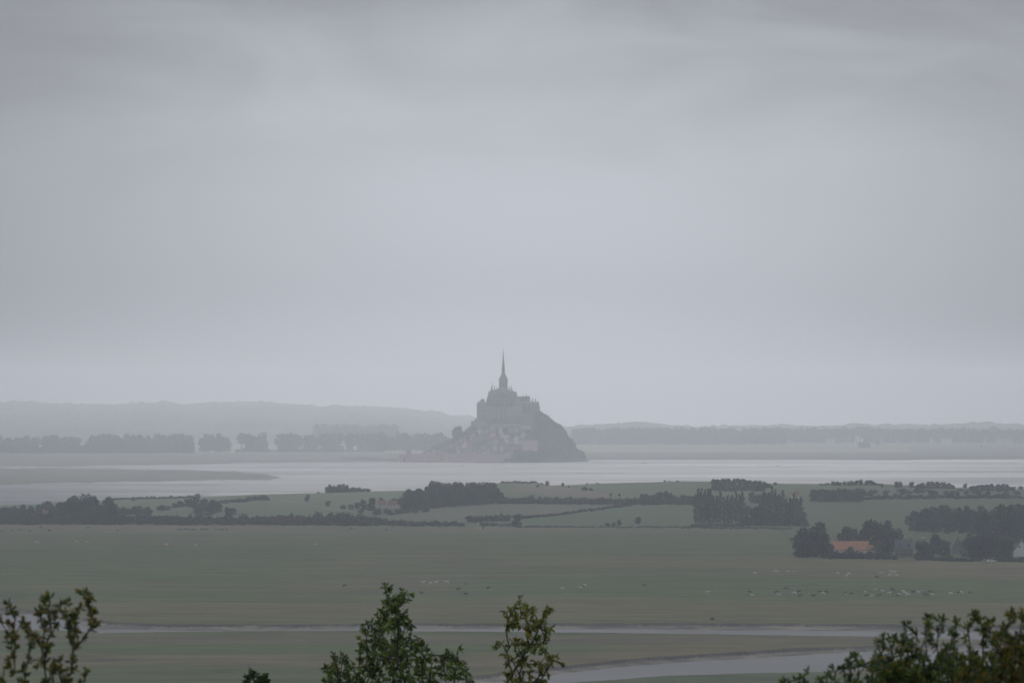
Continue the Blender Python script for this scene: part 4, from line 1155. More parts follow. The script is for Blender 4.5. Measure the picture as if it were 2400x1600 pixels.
herd('scattered at far left', 'cattle scattered at the far left of the marsh',
     [(5,1243,b),(27,1241,b),(48,1240,b),(70,1242,b),(116,1242,b),(275,1242,b),(95,1234,b),(206,1235,b),(85,1269,w),(91,1269,w),(180,1268,w),(204,1268,w),(390,1275,w),(458,1276,w)])
herd('before the central hedge', 'few cattle in front of the central hedge', [(824,1238,b),(905,1240,b),(1125,1237,w),(1132,1236,b),(739,1274,w)])
herd('in the little meadow behind the farm', 'cows in the little meadow behind the farm', [(2122,1256,w),(2164,1259,w)])

# ------------------------------------------------------------------ walkers far out on the sand
def person_mesh():
    pts = [(0,0,0.95),(0,0,1.20),(0,0,1.42),(0,0,1.53),(0,0.01,1.66),(0,0,1.76)]
    r = [(0.15,0.10),(0.14,0.10),(0.17,0.09),(0.055,0.055),(0.085,0.10),(0.06,0.07)]
    e = [(0,1),(1,2),(2,3),(3,4),(4,5)]
    for s in (-1, 1):
        b_ = len(pts); pts += [(0.09*s,0,0.88),(0.10*s,0.10*s,0.48),(0.10*s,0.18*s,0.08),(0.10*s,0.18*s+0.12,0.03)]
        r += [(0.09,0.09),(0.06,0.06),(0.045,0.045),(0.045,0.03)]; e += [(0,b_),(b_,b_+1),(b_+1,b_+2),(b_+2,b_+3)]
        b_ = len(pts); pts += [(0.20*s,0,1.40),(0.26*s,-0.06*s,1.12),(0.25*s,-0.10*s+0.1,0.86)]
        r += [(0.06,0.06),(0.045,0.045),(0.035,0.04)]; e += [(2,b_),(b_,b_+1),(b_+1,b_+2)]
    return skin_mesh('person', pts, e, r, 1)
PM = person_mesh(); PM.materials.append(simple('dark_clothing', (0.04, 0.04, 0.05), 0.9, 0.1, 2.0))
for gx, gy, n, side in ((1082, 1093, 6, 'in front of the island walls'), (1511, 1085.5, 9, 'right of the island'), (1824, 1092.5, 8, 'far to the right of the island')):
    for k in range(n):
        px = gx + (k - n/2) * 1.5 + CR_.uniform(-0.4, 0.4)
        X, Y, z = W(px, gy + CR_.uniform(-0.5, 0.3), 0.03)
        o = mesh_obj('person', PM); o.location = (X, Y, z); o.rotation_euler = (0, 0, CR_.uniform(0, 6.28))
        tag(o, f'tiny dark walker on the sand {side}', 'person', f'walkers on the sand {side}')

# ------------------------------------------------------------------ the island
IY = 10080.0                       # distance of its middle
IX = (1179.6 - 1200) / F * IY
K = IY / F                         # metres per photo pixel there
def U(X4): return (X4 - 1272) / 4.9 * K
def V(Y4, d=0.0):                  # photo row (zoomed) -> height at depth IY+d
    py = Y4 / 4.9 + 800
    return CH - (py - HY) * (IY + d) / F
HR = [(-150,0),(-146,0),(-140,3),(-130,7),(-118,10),(-98,24),(-90,27),(-72,33),(-60,38),(-54,44),(-46,51),(-40,60),(-34,63),(-20,64),(0,66),(28,68),(51,70),(55,67),(62.5,63.5),(68,58),(73.5,53.7),(81,50),(88,41),(92,31.6),(100.6,25),(103,17),(113,12),(118,3),(124,0),(140,0)]
def rock_h(u, d):
    """height of the rock at local (u, d); d<0 is towards the viewer"""
    h = np.interp(u, [p[0] for p in HR], [p[1] for p in HR])
    u = np.asarray(u, float); d = np.asarray(d, float)
    fr = np.where(u > 30, 80 + 30 * np.clip((70 - u) / 40, 0, 1), 110.0)
    fr = np.where(u > 95, 80 - (u - 95) * 1.2, fr)
    a = np.clip((-d - 22) / (fr - 22), 0, 1)
    front = 1 - a ** np.where(u > 45, 0.95, 0.80)
    b = np.clip((d - 40) / 70, 0, 1)
    back = 1 - b * b * (3 - 2 * b)
    return h * np.where(d < 0, front, back)
def island_rock():
    us = np.linspace(-152, 136, 190); ds = np.linspace(-125, 120, 120)
    UU, DD = np.meshgrid(us, ds)
    Z = rock_h(UU, DD)
    nz = (fbm(UU*0.08, DD*0.08, 4) - 0.5)
    Z = Z + nz * 7 * np.clip(Z / 8, 0, 1) * np.where(UU > 48, 1.0, 0.5)
    Z = np.where(Z < 0.4, -1.0, Z)
    c = np.zeros(UU.shape + (3,)) + np.array((0.12, 0.115, 0.105))
    veg = fbm(UU*0.05 + 3, DD*0.05, 3)
    c = np.where(((UU > 47) | (veg > 0.5))[..., None], np.array((0.05, 0.06, 0.04)), c)
    c = np.where((Z < 4)[..., None], np.array((0.09, 0.085, 0.08)), c)
    P = np.stack([UU + IX, DD + IY, Z], -1)
    tag(grid_mesh('island_rock', P, c, M_FAR), kind='structure')
island_rock()
def RH(u, d): return float(rock_h(u, d))
# undergrowth over the wild north side: one mass nobody could count
M_SCRUB = foliage('scrub_leaves', [(0.012, 0.018, 0.012), (0.022, 0.03, 0.018), (0.034, 0.042, 0.022)], 0.2, 0.05)
ug = MB(); rg = random.Random(3)
for k in range(3800):
    u = rg.uniform(44, 116); d = rg.uniform(-85, 35)
    h = RH(u, d)
    if h < 5 or (d > 0 and rg.random() < .5): continue
    if u > 104 and rg.random() < .6: continue
    q = rg.uniform(1.4, 2.6)
    leaf_blob(ug, (u + IX, d + IY, h + 0.6), (q, q, q * 0.8), 5, 1.0, rg)
for k in range(700):
    u = rg.uniform(3, 50); d = rg.uniform(-112, -84); h = RH(u, d)
    top = np.interp(u, [3, 10, 24, 34, 50], [3, 8, 19, 17, 15])
    if h > top: continue
    leaf_blob(ug, (u + IX, d + IY, max(h, 1.5) + rg.uniform(0, 4)), (2, 2, 1.6), 6, 1.0, rg)
tag(ug.build('undergrowth', M_SCRUB), 'dark green scrub covering the steep wild slope of the island', 'scrub', kind='stuff')

# --- abbey
ab = empty('abbey', (IX, IY, 0)); tag(ab, 'grey granite abbey with needle spire crowning the rocky island', 'abbey')
def part(name, mat, fn, parent=ab, smooth=False):
    m = MB(); fn(m); return m.build(name, mat, parent, smooth=smooth)
def pinn(name, u, d, z0, z1, w, mat=M_STONE_D, parent=ab):
    zb = z0 + (z1 - z0) * 0.5
    return part(name, mat, lambda m: m.lathe(u, d, [(w*0.75, z0), (w*0.75, zb), (w*0.95, zb+0.15), (w*0.6, zb+0.5), (0.06, z1)], 4, rot=math.pi/4), parent)
# crossing tower, roof, lantern, spire, statue
tw = part('tower', M_STONE_D, lambda m: (m.box(-6.1, 6.1, 0, 12.2, 60, 114.8), m.box(-6.6, 6.6, -0.5, 12.7, 114.8, 116.2),
     [m.box(x-0.5, x+0.5, -0.55, 0, 96, 114.8) for x in (-5.4, -1.9, 1.9, 5.4)]))
for x in (-3.65, 0, 3.65):
    wn = part('window', M_GLASS, lambda m: m.box(x-0.75, x+0.75, -0.12, 0.0, 105.5, 112.6), tw)
    part('louvre', M_STONE_D, lambda m: m.box(x-0.1, x+0.1, -0.2, -0.121, 105.5, 112.6), tw)
for sx in (-6, 6):
    for sy in (0.1, 12.1): pinn('pinnacle', sx, sy, 116.2, 119.2, 0.8, parent=tw)
sp = part('spire', M_LEAD, lambda m: m.lathe(0, 6.1, [(7.0, 116.2), (6.3, 117.6), (3.0, 124.6), (2.2, 126.0), (2.1, 131.2), (3.0, 131.6), (3.0, 132.4), (2.2, 132.8), (2.0, 138.0), (1.75, 140.0), (1.0, 147.0), (0.42, 156.2), (0.25, 157.0)], 8, rot=math.pi/8))
part('statue', M_GILT, lambda m: (m.lathe(0, 6.1, [(0.35, 156.8), (0.5, 157.3), (0.3, 158.6), (0.42, 159.2), (0.2, 159.6), (0.24, 160.0), (0.05, 160.3)], 6),
     m.add([(-0.2,6.3,158.2),(-1.1,6.6,159.9),(-0.2,6.4,159.3),(0.2,6.3,158.2),(1.1,6.6,159.9),(0.2,6.4,159.3)], [(0,1,2),(5,4,3)]),
     m.tube([(0.3,6.0,158.9),(0.8,5.7,160.2),(0.9,5.6,161.0)], [0.12,0.08,0.03], 4)), sp)
for k in range(8):
    a = math.pi/8 + k*math.pi/4
    part('lantern_column', M_LEAD, lambda m: m.tube([(2.35*math.cos(a), 6.1+2.35*math.sin(a), 126), (2.35*math.cos(a), 6.1+2.35*math.sin(a), 131.3)], [0.22, 0.22], 4), sp)
# choir apse facing the viewer
ch = part('choir', M_STONE_D, lambda m: (m.lathe(-2.3, -6, [(12.4, 60), (12.4, 98.5), (13.0, 98.7), (13.0, 99.6), (12.0, 99.8)], 14, rot=math.pi/14),
     m.box(-14.6, 10.0, -6, 0.0, 60, 100.5)))
part('choir_roof', M_LEAD, lambda m: m.lathe(-2.3, -6, [(11.8, 99.82), (1.0, 105.6), (0.3, 106)], 14, rot=math.pi/14))
part('choir_roof', M_LEAD, lambda m: m.gable(-13.9, 9.3, -6, 0, 100.8, 106.0, 0, 'y'))
am = part('ambulatory', M_STONE_D, lambda m: m.lathe(-2.3, -6, [(17.0, 56), (17.0, 84.5), (17.5, 84.7), (17.5, 86), (16.5, 86.2), (12.5, 90.5)], 16, rot=math.pi/16))
for k in range(11):
    a = math.pi + math.pi * k / 10
    cx, cy = math.cos(a), math.sin(a)
    ox, oy = -2.3 + 18.3*cx, -6 + 18.3*cy
    tx, ty = -cy, cx
    zt = 97.5 + (3.0 if 3 <= k <= 7 else 0)
    def bt(m):
        w = 1.0
        P = []
        for r0, z in ((17.2, 55), (20.6, 55), (20.0, 78), (19.2, 80), (19.0, 93), (17.2, 93)):
            P.append((r0, z))
        n = len(P)
        m.add([(-2.3 + r*cx + s*w*tx, -6 + r*cy + s*w*ty, z) for s in (-1, 1) for r, z in P],
              [tuple(range(n)), tuple(range(2*n-1, n-1, -1))] + [(i, n+i, n+(i+1) % n, (i+1) % n) for i in range(n)])
    bo = part('buttress', M_STONE_D, bt)
    pinn('pinnacle', ox, oy, 91, zt + 3.6, 2.3, parent=bo)
    def fly(m):
        w = 0.35
        P = [(17.4, 86.5), (17.4, 92.5), (12.3, 99.5), (12.3, 95.0)]
        n = len(P)
        m.add([(-2.3 + r*cx + s*w*tx, -6 + r*cy + s*w*ty, z) for s in (-1, 1) for r, z in P],
              [tuple(range(n)), tuple(range(2*n-1, n-1, -1))] + [(i, n+i, n+(i+1) % n, (i+1) % n) for i in range(n)])
    part('flying_buttress', M_STONE_D, fly)
    if k < 10:
        a2 = a + math.pi/20
        c2, s2 = math.cos(a2), math.sin(a2)
        for r, z0, z1, hw, pr in ((12.42, 90.5, 98.6, 0.8, ch), (17.02, 72.0, 82.5, 1.1, am)):
            def wn(m):
                x, y = -2.3 + (r+0.05)*c2, -6 + (r+0.05)*s2
                m.add([(x - s2*t*hw + c2*q, y + c2*t*hw + s2*q, z) for q in (-0.4, 0.12) for t, z in ((-1, z0), (1, z0), (1, z1-1.2), (0, z1), (-1, z1-1.2))],
                      [(5,6,7,8,9), (4,3,2,1,0), (0,1,6,5), (1,2,7,6), (2,3,8,7), (3,4,9,8), (4,0,5,9)])
            part('window', M_GLASS, wn, pr)
# pinnacles and turrets that stand up against the sky
for u, d, z0, z1, w_ in [(-15.9, -3, 84, 113.0, 2.4), (-12.4, 0, 97, 108.0, 1.5), (-9.0, 1, 97, 107.0, 1.5), (11.4, -2, 90, 108.5, 2.2), (8.4, -1, 97, 107.4, 1.5), (13.4, -1, 88, 103.5, 1.9), (-20.6, -8, 80, 100.8, 2.4), (-18.4, -6, 86, 102.5, 1.8), (-22.8, -8, 74, 93, 2.4), (-17.2, -4, 80, 106, 2.0)]:
    pinn('turret', u, d, z0, z1 + 0.8, w_ * 1.35)
# transepts and nave running back and to the right
tr_ = part('transept', M_STONE_D, lambda m: (m.box(6.2, 19.6, 1.5, 12, 62, 93.5), m.box(-16.5, -6.2, 1.5, 12, 62, 93.5)))
part('transept_roof', M_SLATE, lambda m: (m.gable(6.25, 20.2, 1.2, 12.3, 93.52, 99.3, 0, 'x', hip=1.4), m.gable(-16.8, -6.3, 1.2, 12.3, 93.52, 101.5, 0, 'x', hip=2.2)))
part('nave', M_STONE, lambda m: m.box(19.8, 38, 4, 15, 60, 86.5))
part('nave_roof', M_SLATE, lambda m: m.gable(19.8, 38.2, 3.6, 15.4, 86.52, 92.8, 0, 'x', hip=0.0))
for u, z1 in ((28.0, 97.6), (31.0, 94.4), (33.0, 97.8), (36.4, 94.2)):
    pinn('pinnacle', u, 3.4, 86, z1, 1.5)
part('substructure', M_STONE, lambda m: (m.box(-23.5, 27, -24, 30, 48, 78), [m.box(x-0.9, x+0.9, -26, -24, 48, 76.5) for x in (-21, -14.5, -8, 20, 26)]))
part('gallery', M_STONE, lambda m: (m.box(15.5, 27, -22, 3.9, 78, 84.5), m.gable(15.5, 27, -22.2, 3.9, 84.52, 89, 0.2, 'y')))
for x in (17.5, 20.5, 23.5): part('window', M_GLASS, lambda m: m.box(x-0.5, x+0.5, -22.1, -21.9, 79.5, 83))
# three-storey north range (right)
nr = part('north_range', M_STONE_D, lambda m: (m.box(27.2, 50.8, -20, 30, 50, 82.8), [m.box(x-0.8, x+0.8, -22, -20, 50, 80.5) for x in (28.2, 33.4, 38.6, 43.8, 49.4)],
     [m.box(50.8, 52.0, y-0.8, y+0.8, 50, 80) for y in (-18, -10, -2, 6, 14)]))
part('north_range_roof', M_SLATE, lambda m: m.gable(27.0, 51.2, -20.3, 2, 82.82, 85.4, 0, 'x', hip=2.5), nr)
for u in (41.2, 45.8): part('chimney', M_STONE_D, lambda m: (m.box(u-0.8, u+0.8, -9.5, -8.0, 84, 88.8), m.box(u-0.95, u+0.95, -9.65, -7.85, 88.8, 89.3)), nr)
pinn('turret', 50.2, -19.4, 80, 86.6, 1.3, parent=nr)
for x in (30.8, 36.0, 41.2, 46.6):
    for z0, z1 in ((72, 79.5), (61, 67)):
        part('window', M_GLASS, lambda m: m.box(x-0.6, x+0.6, -20.1, -19.95, z0, z1), nr)
# abbot's lodging (left)
lo = part('lodging', M_STONE, lambda m: (m.box(-37.6, -24, -22, 4, 52, 83.4), m.box(-32.2, -26.3, -21.5, -12, 83.4, 87.6), [m.box(x-0.7, x+0.7, -24, -22, 52, 80) for x in (-37, -32.5, -28, -24)]))
part('lodging_roof', M_SLATE, lambda m: (m.gable(-37.9, -24, -22.3, 4.2, 83.42, 86.2, 0, 'x', hip=4.5), m.gable(-32.4, -26.1, -21.7, -11.8, 87.62, 89.2, 0, 'x', hip=1.6)), lo)
for x in (-35, -30.3, -26):
    for z0 in (64, 71, 77.5): part('window', M_GLASS, lambda m: m.box(x-0.5, x+0.5, -22.1, -21.95, z0, z0+2.6), lo)
part('terrace_wall', M_STONE, lambda m: (m.box(-46, -23, -34, -30, 40, 58), m.box(-23, 30, -38, -33, 38, 54)))

# --- ramparts around the village
def wall_run(name, pts, ztop, th, label, zb=-0.5):
    t = empty(name, (IX, IY, 0)); tag(t, label, 'wall')
    m = MB(); cr = MB()
    for (u0, d0), (u1, d1) in zip(pts[:-1], pts[1:]):
        a = Vector((u1-u0, d1-d0, 0)); L = a.length; a.normalize(); nn = Vector((-a.y, a.x, 0)) * th
        P = [Vector((u0, d0, 0)), Vector((u1, d1, 0)), Vector((u1, d1, 0)) + nn, Vector((u0, d0, 0)) + nn]
        m.add([(p.x, p.y, zb) for p in P] + [(p.x, p.y, ztop) for p in P], [(0,3,2,1),(4,5,6,7),(0,1,5,4),(1,2,6,5),(2,3,7,6),(3,0,4,7)])
        k = 0.4
        while k < L - 1.0:
            q0 = Vector((u0, d0, 0)) + a*k; q1 = q0 + a*1.2; n2 = nn.normalized() * 0.6
            Q = [q0, q1, q1 + n2, q0 + n2]
            cr.add([(p.x, p.y, ztop) for p in Q] + [(p.x, p.y, ztop+1.2) for p in Q], [(4,5,6,7),(0,1,5,4),(1,2,6,5),(2,3,7,6),(3,0,4,7)])
            k += 2.1
    m.build('curtain_wall', M_STONE_L, t); cr.build('battlement', M_STONE_L, t)
wall_run('rampart', [(-143, -78), (-131, -96), (-112, -106), (-84, -111)], 10.6, 2.5, 'left stretch of the island rampart, from the gate to the first bastion')
wall_run('rampart', [(-80, -112), (-46, -113)], 11.2, 2.5, 'middle stretch of the island rampart between two round towers')
wall_run('rampart', [(-42, -113), (-8, -111), (6, -106)], 11.0, 2.5, 'right stretch of the island rampart, ending below the scrub')
wall_run('rampart', [(27, -92), (49, -80)], 30, 2.0, 'high pale retaining wall climbing right above the scrub', 6)
def round_tower(u, d, r, h, label, roof=0.0):
    t = empty('round_tower', (IX + u, IY + d, 0)); tag(t, label, 'tower')
    m = MB(); m.lathe(0, 0, [(r*1.12, -0.5), (r, 3), (r, h-1.6), (r*1.1, h-1.3), (r*1.1, h)], 18); m.build('wall', M_STONE_L, t)
    c = MB()
    for k in range(12):
        if k % 2: continue
        a = 2*math.pi*k/12; b2 = a + 2*math.pi/14
        R0, R1 = r*1.1, r*0.92
        c.add([(R0*math.cos(x), R0*math.sin(x), z) for z in (h, h+1.2) for x in (a, b2)] + [(R1*math.cos(x), R1*math.sin(x), z) for z in (h, h+1.2) for x in (a, b2)],
              [(0,1,3,2),(5,4,6,7),(0,2,6,4),(1,5,7,3),(2,3,7,6)])
    c.build('battlement', M_STONE_L, t)
    if roof:
        q = MB(); q.lathe(0, 0, [(r*0.95, h), (0.1, h+roof)], 14); q.build('roof', M_SLATE, t)
round_tower(-133, -95, 4.2, 14.5, 'slim dark round tower near the left end of the ramparts', 3.5)
round_tower(-82, -112, 4.8, 11.5, 'squat round tower in the middle of the ramparts')
round_tower(-44, -114, 4.2, 13, 'round tower on the ramparts below the white gabled house', 0)
round_tower(8, -104, 4.5, 12, 'round tower closing the ramparts at the right')
round_tower(-143.5, -78, 3.6, 9.5, 'low round tower at the very left corner of the ramparts')

# --- village houses stepping up the rock
VR = random.Random(21)
occupied = []
def vhouse(u, d, w, dep, wh, rh, label, wall=M_PLASTER, roof=M_SLATE, axis='x', rz=0.0, chim=1, group=None):
    z = max(RH(u, d), 2.0) - 0.5
    t = house(1200, 0, 1, wh, rh, dep, label, wall, roof, rz, chim, Y=IY, z=z, name='village_house', axis=axis) if False else None
    Yd = IY + d; px = 1200 + (IX + u) / Yd * F
    t = house(px, 0, w / Yd * F, wh + 1.0, rh, dep, label, wall, roof, rz, chim, Y=Yd, z=z, name='village_house', axis=axis)
    if group: t['group'] = group
    occupied.append((u, d, w))
    return t
vhouse(U(300), -92, 5.5, 9, 5, 4.5, 'white gabled house near the left end of the island village', M_WHITE, axis='y')
vhouse(U(763), -88, 6, 9, 5, 4.8, 'white gabled house in the middle of the island village', M_WHITE, axis='y')
vhouse(U(250), -94, 5, 6, 3.5, 2.5, 'low white-walled house at the left end of the island village', M_WHITE)
vhouse(U(400), -94, 9, 6, 3.5, 3.0, 'long pale house behind the left rampart', M_WHITE)
vhouse(U(1530), -44, 14, 8, 6, 4.5, 'long tan building on the terrace below the abbey at right', M_STONE_L)
vhouse(U(1150), -58, 9, 8, 8, 4.5, 'tall pale house with grey roof below the abbey', M_STONE_L)
vhouse(U(930), -60, 10, 7, 7, 3.5, 'long building with reddish roof left below the abbey', M_STONE_L, M_TILE_D)
tiers = [(-97, -128, -10, 5.0, 'the lowest row behind the rampart'), (-84, -112, 22, 5.5, 'the second row of the island village'), (-72, -98, 28, 6.0, 'the middle row of the island village'),
         (-60, -82, 30, 6.0, 'the fourth row of the island village'), (-50, -60, 34, 6.0, 'the highest row below the abbey')]
for d0, ua, ub, wh, nm in tiers:
    u = ua
    while u < ub:
        w_ = VR.uniform(4.8, 8.5)
        if not any(abs(u - a) < (w_ + c) / 2 - 1 and abs(d0 - b) < 8 for a, b, c in occupied) and VR.random() < 0.95:
            roof = M_TILE_D if VR.random() < 0.15 else M_SLATE
            wall = VR.choice((M_PLASTER, M_PLASTER, M_STONE_L, M_STONE))
            vhouse(u, d0 + VR.uniform(-2, 2), w_, VR.uniform(6, 8), wh + VR.uniform(-1, 2.5), VR.uniform(2.5, 4.2),
                   f'hazy stone house in {nm}', wall, roof, VR.choice(('x', 'x', 'y')), VR.uniform(-0.25, 0.25), 1, f'houses in {nm}')
        u += w_ + VR.uniform(-0.2, 1.6)
# the parish church among the houses
pc = empty('parish_church', (IX + U(620), IY - 78, RH(U(620), -78) - 0.5)); tag(pc, 'small parish church with a stubby tower among the village houses', 'church')
q = MB(); q.box(-5, 9, 0, 8, 0, 7); q.build('wall', M_STONE, pc)
q = MB(); q.gable(-5, 9, 0, 8, 7.02, 11, 0.3, 'x'); q.build('roof', M_SLATE, pc)
q = MB(); q.box(-8.5, -5.02, 2, 6, 0, 12); tb = q.build('tower', M_STONE, pc)
q = MB(); q.gable(-8.5, -5.02, 2, 6, 12.02, 14.5, 0.2, 'y'); q.build('roof', M_SLATE, tb)

# --- trees on the island
def itree(kind, u, d, w_, h, label, group=None, base=None):
    Yd = IY + d; px = 1200 + (IX + u) / Yd * F
    z = (RH(u, d) - 0.5) if base is None else base
    yb = HY + F * (CH - z) / Yd
    plant(kind, px, yb, yb - h / Yd * F, w_ / Yd * F, label, group, Yd, z)
itree('broad', U(752), -48, 17.5, 19, 'big dome-shaped tree clump standing alone left of the abbey', base=33)
itree('broad', U(742), -44, 14, 17, 'left shoulder of the dome-shaped tree clump left of the abbey', base=33)
IR = random.Random(8)
for (ua, ub, da, db, n, lab, grp) in [(U(895), U(1080), -56, -34, 7, 'tree on the slope right below the lodging', 'trees below the left lodging'),
                                      (U(1040), U(1190), -60, -40, 9, 'tree of the dark garden wood left under the abbey', 'trees of the dark wood under the abbey'),
                                      (U(1290), U(1500), -62, -42, 8, 'tree of the gardens below the middle of the abbey', 'trees of the gardens below the abbey'),
                                      (U(440), U(720), -70, -50, 8, 'tree on the hillside behind the left half of the village', 'trees behind the left half of the village'),
                                      (U(800), U(900), -50, -30, 6, 'tree on the bare slope left of the abbey', 'trees on the slope left of the abbey'),
                                      (U(1500), U(1670), -70, -50, 7, 'tree on the terrace right of the village', 'trees on the terrace right of the village'),
                                      (U(150), U(420), -88, -82, 7, 'small tree among the houses at the left tip of the village', 'small trees at the left tip of the village')]:
    for k in range(n):
        itree('broad', IR.uniform(ua, ub), IR.uniform(da, db), IR.uniform(6, 9.5), IR.uniform(6, 9.5), lab, grp)
for k in range(14):
    u = IR.uniform(54, 100); d = IR.uniform(-60, -10)
    itree('broad', u, d, IR.uniform(6, 8), IR.uniform(4, 6), 'small dark tree on the steep wild slope at the right of the island', 'trees on the wild right slope of the island')
for k in range(14):
    u = U(1300) + (U(1680) - U(1300)) * (k + IR.random()) / 14
    h = np.interp(u, [3, 12, 24, 34, 50], [8, 12, 20, 15, 15]) * IR.uniform(0.7, 1.0)
    itree('broad', u, IR.uniform(-106, -96), 12, h, 'dark tree of the wood at the foot of the island cliff', 'wood at the foot of the island cliff', base=0.8)

# low footbridge leading to the island from the left
fb = empty('footbridge', (0, 0, 0)); tag(fb, 'long low footbridge reaching the left end of the island', 'bridge')
m = MB(); a = W(810, 1078, 1.5)
xa, xb, yb_ = XA(800, 10350), XA(935, 10050), 10350
m.add([(xa, 10350, 3.2), (xb, 10050, 3.2), (xb, 10056, 3.2), (xa, 10356, 3.2), (xa, 10350, 4.0), (xb, 10050, 4.0), (xb, 10056, 4.0), (xa, 10356, 4.0)],
      [(0,3,2,1),(4,5,6,7),(0,1,5,4),(1,2,6,5),(2,3,7,6),(3,0,4,7)])
m.build('deck', M_STONE_D, fb)
for k in range(14):
    t_ = (k + 0.5) / 14; x = xa + (xb-xa)*t_; y = 10353 - 300*t_
    q = MB(); q.lathe(x, y, [(0.4, -0.5), (0.4, 3.2)], 6); q.build('pier', M_STONE_D, fb)

# ------------------------------------------------------------------ near shrubs at the bottom of the picture
LM = {'g': foliage('leaf_green', [(0.035,0.062,0.018),(0.070,0.108,0.028),(0.115,0.155,0.036)], 3.0, 0.25, 0.0, 0.5, 0.3),
      'd': foliage('leaf_dark_green', [(0.014,0.032,0.014),(0.034,0.062,0.024),(0.060,0.095,0.030)], 3.0, 0.2, 0.0, 0.45, 0.35),
      'y': foliage('leaf_olive_yellow', [(0.17,0.17,0.02),(0.24,0.20,0.02),(0.30,0.22,0.025)], 3.0, 0.3, 0.0, 0.5, 0.3),
      'o': foliage('leaf_orange', [(0.20,0.085,0.008),(0.26,0.12,0.01),(0.30,0.16,0.012)], 3.0, 0.3, 0.0, 0.5, 0.3),
      'l': foliage('leaf_fresh_green', [(0.12,0.18,0.035),(0.17,0.24,0.045),(0.23,0.29,0.06)], 3.0, 0.3, 0.0, 0.5, 0.3)}
M_TWIG = simple('twig_bark', (0.05, 0.042, 0.035), 0.95, 0.3, 8.0)
def shrub(name, cat, label, D, root, tips, leaf=0.040, asp=0.34, droop=0.0, seed=1, mix='gggd', twigs=9, per=7, spread=1.0, depth=0.5, tl=20, upright=0.5, thick=0.62):
    """branches grown from the root (photo px below the frame) to measured tips, each carrying side twigs of separate leaves"""
    rnd = random.Random(seed)
    t = empty(name, (XA(root[0], D), D, hill_z(D))); tag(t, label, cat)
    ox, oy, oz = t.location
    k = D / F
    def P(px, py, dy): return Vector((XA(px, D) - ox, dy, ZA(py, D) - oz))
    br = MB(); lv = {c: MB() for c in set(mix)}
    R = P(root[0], root[1], 0)
    br.tube([(0, 0, -0.4), (R.x*0.4, 0, R.z*0.45), (R.x, 0, R.z)], [0.09*D/50, 0.07*D/50, 0.035*D/50], 8)
    def leafat(q, d, s, c):
        d = d.normalized()
        sd = d.cross(Vector((rnd.gauss(0,1), rnd.gauss(0,1), rnd.gauss(0,1)))).normalized()
        up = sd.cross(d) * s * 0.12
        h = s * asp * 0.5
        lv[c].add([q, q + d*s*0.30 + sd*h*0.8 + up, q + d*s*0.65 + sd*h + up, q + d*s, q + d*s*0.65 - sd*h + up, q + d*s*0.30 - sd*h*0.8 + up, q + d*s*0.5],
                  [(0,1,6),(1,2,6),(2,3,6),(3,4,6),(4,5,6),(5,0,6)])
    def twig(a, d, L, n, r):
        p = a.copy(); d = d.normalized(); pts = [p.copy()]
        st = L / n
        for i in range(n):
            d = (d + Vector((rnd.gauss(0,.18), rnd.gauss(0,.18), rnd.gauss(0,.18) + 0.10*upright - droop*0.35*i/n))).normalized()
            p = p + d*st; pts.append(p.copy())
            for sd in (0, 1) if rnd.random() < .75 else (0,):
                ld = (d*0.75 + Vector((rnd.gauss(0,1), rnd.gauss(0,1), rnd.gauss(0,1) - droop*0.8))*0.75)
                leafat(p, ld, leaf*rnd.uniform(.45, 1.3), rnd.choice(mix))
        for q in range(6):
            leafat(p, d + Vector((rnd.gauss(0,1), rnd.gauss(0,1), rnd.gauss(0,1) - droop*0.7))*0.55, leaf*rnd.uniform(.5, 1.25), rnd.choice(mix))
        br.tube(pts, [r*(1 - 0.75*i/(len(pts)-1)) for i in range(len(pts))], 4)
    tips = sorted(tips, key=lambda q: (q[0]-root[0])**2*0.6 + (q[1]-root[1])**2)
    nodes = [[R, None, 0]]                         # position, parent index, tips carried
    ends = []
    for tip in tips:
        tx, ty = tip[0], tip[1] + 11; dens = tip[2] if len(tip) > 2 else 1.0
        T = P(tx, ty, rnd.uniform(-depth, depth))
        best = None
        for i, (q, pa, c) in enumerate(nodes):
            dv = T - q
            if dv.z < 0.12*dv.length and dv.length > 8*k: cost = dv.length * 2.5
            else: cost = dv.length * (1 + 1.6*abs(dv.x)/(dv.length+1e-6)) + 0.10*(q-R).length
            if best is None or cost < best[0]: best = (cost, i)
        i = best[1]; q = nodes[i][0]; dv = T - q
        n = max(2, int(dv.length / (9*k)))
        bend = Vector((rnd.gauss(0, .07), rnd.gauss(0, .07), rnd.uniform(-0.12, 0.02))) * dv.length
        last = i
        for s in range(1, n+1):
            f = s/n
            p = q.lerp(T, f) + bend * (4*f*(1-f)) + Vector((rnd.gauss(0, .35*k), rnd.gauss(0, .5*k), rnd.gauss(0, .2*k)))*(1 if s < n else 0)
            nodes.append([p, last, 0]); last = len(nodes)-1
        ends.append((last, dens))
        j = last
        while j is not None: nodes[j][2] += 1; j = nodes[j][1]
    rr = lambda c: (0.0030 + 0.0030*math.sqrt(c)) * D/50 * thick
    for i, (p, pa, c) in enumerate(nodes):
        if pa is not None: br.tube([nodes[pa][0], p], [rr(max(c, min(nodes[pa][2], c+2))), rr(c)], 5)
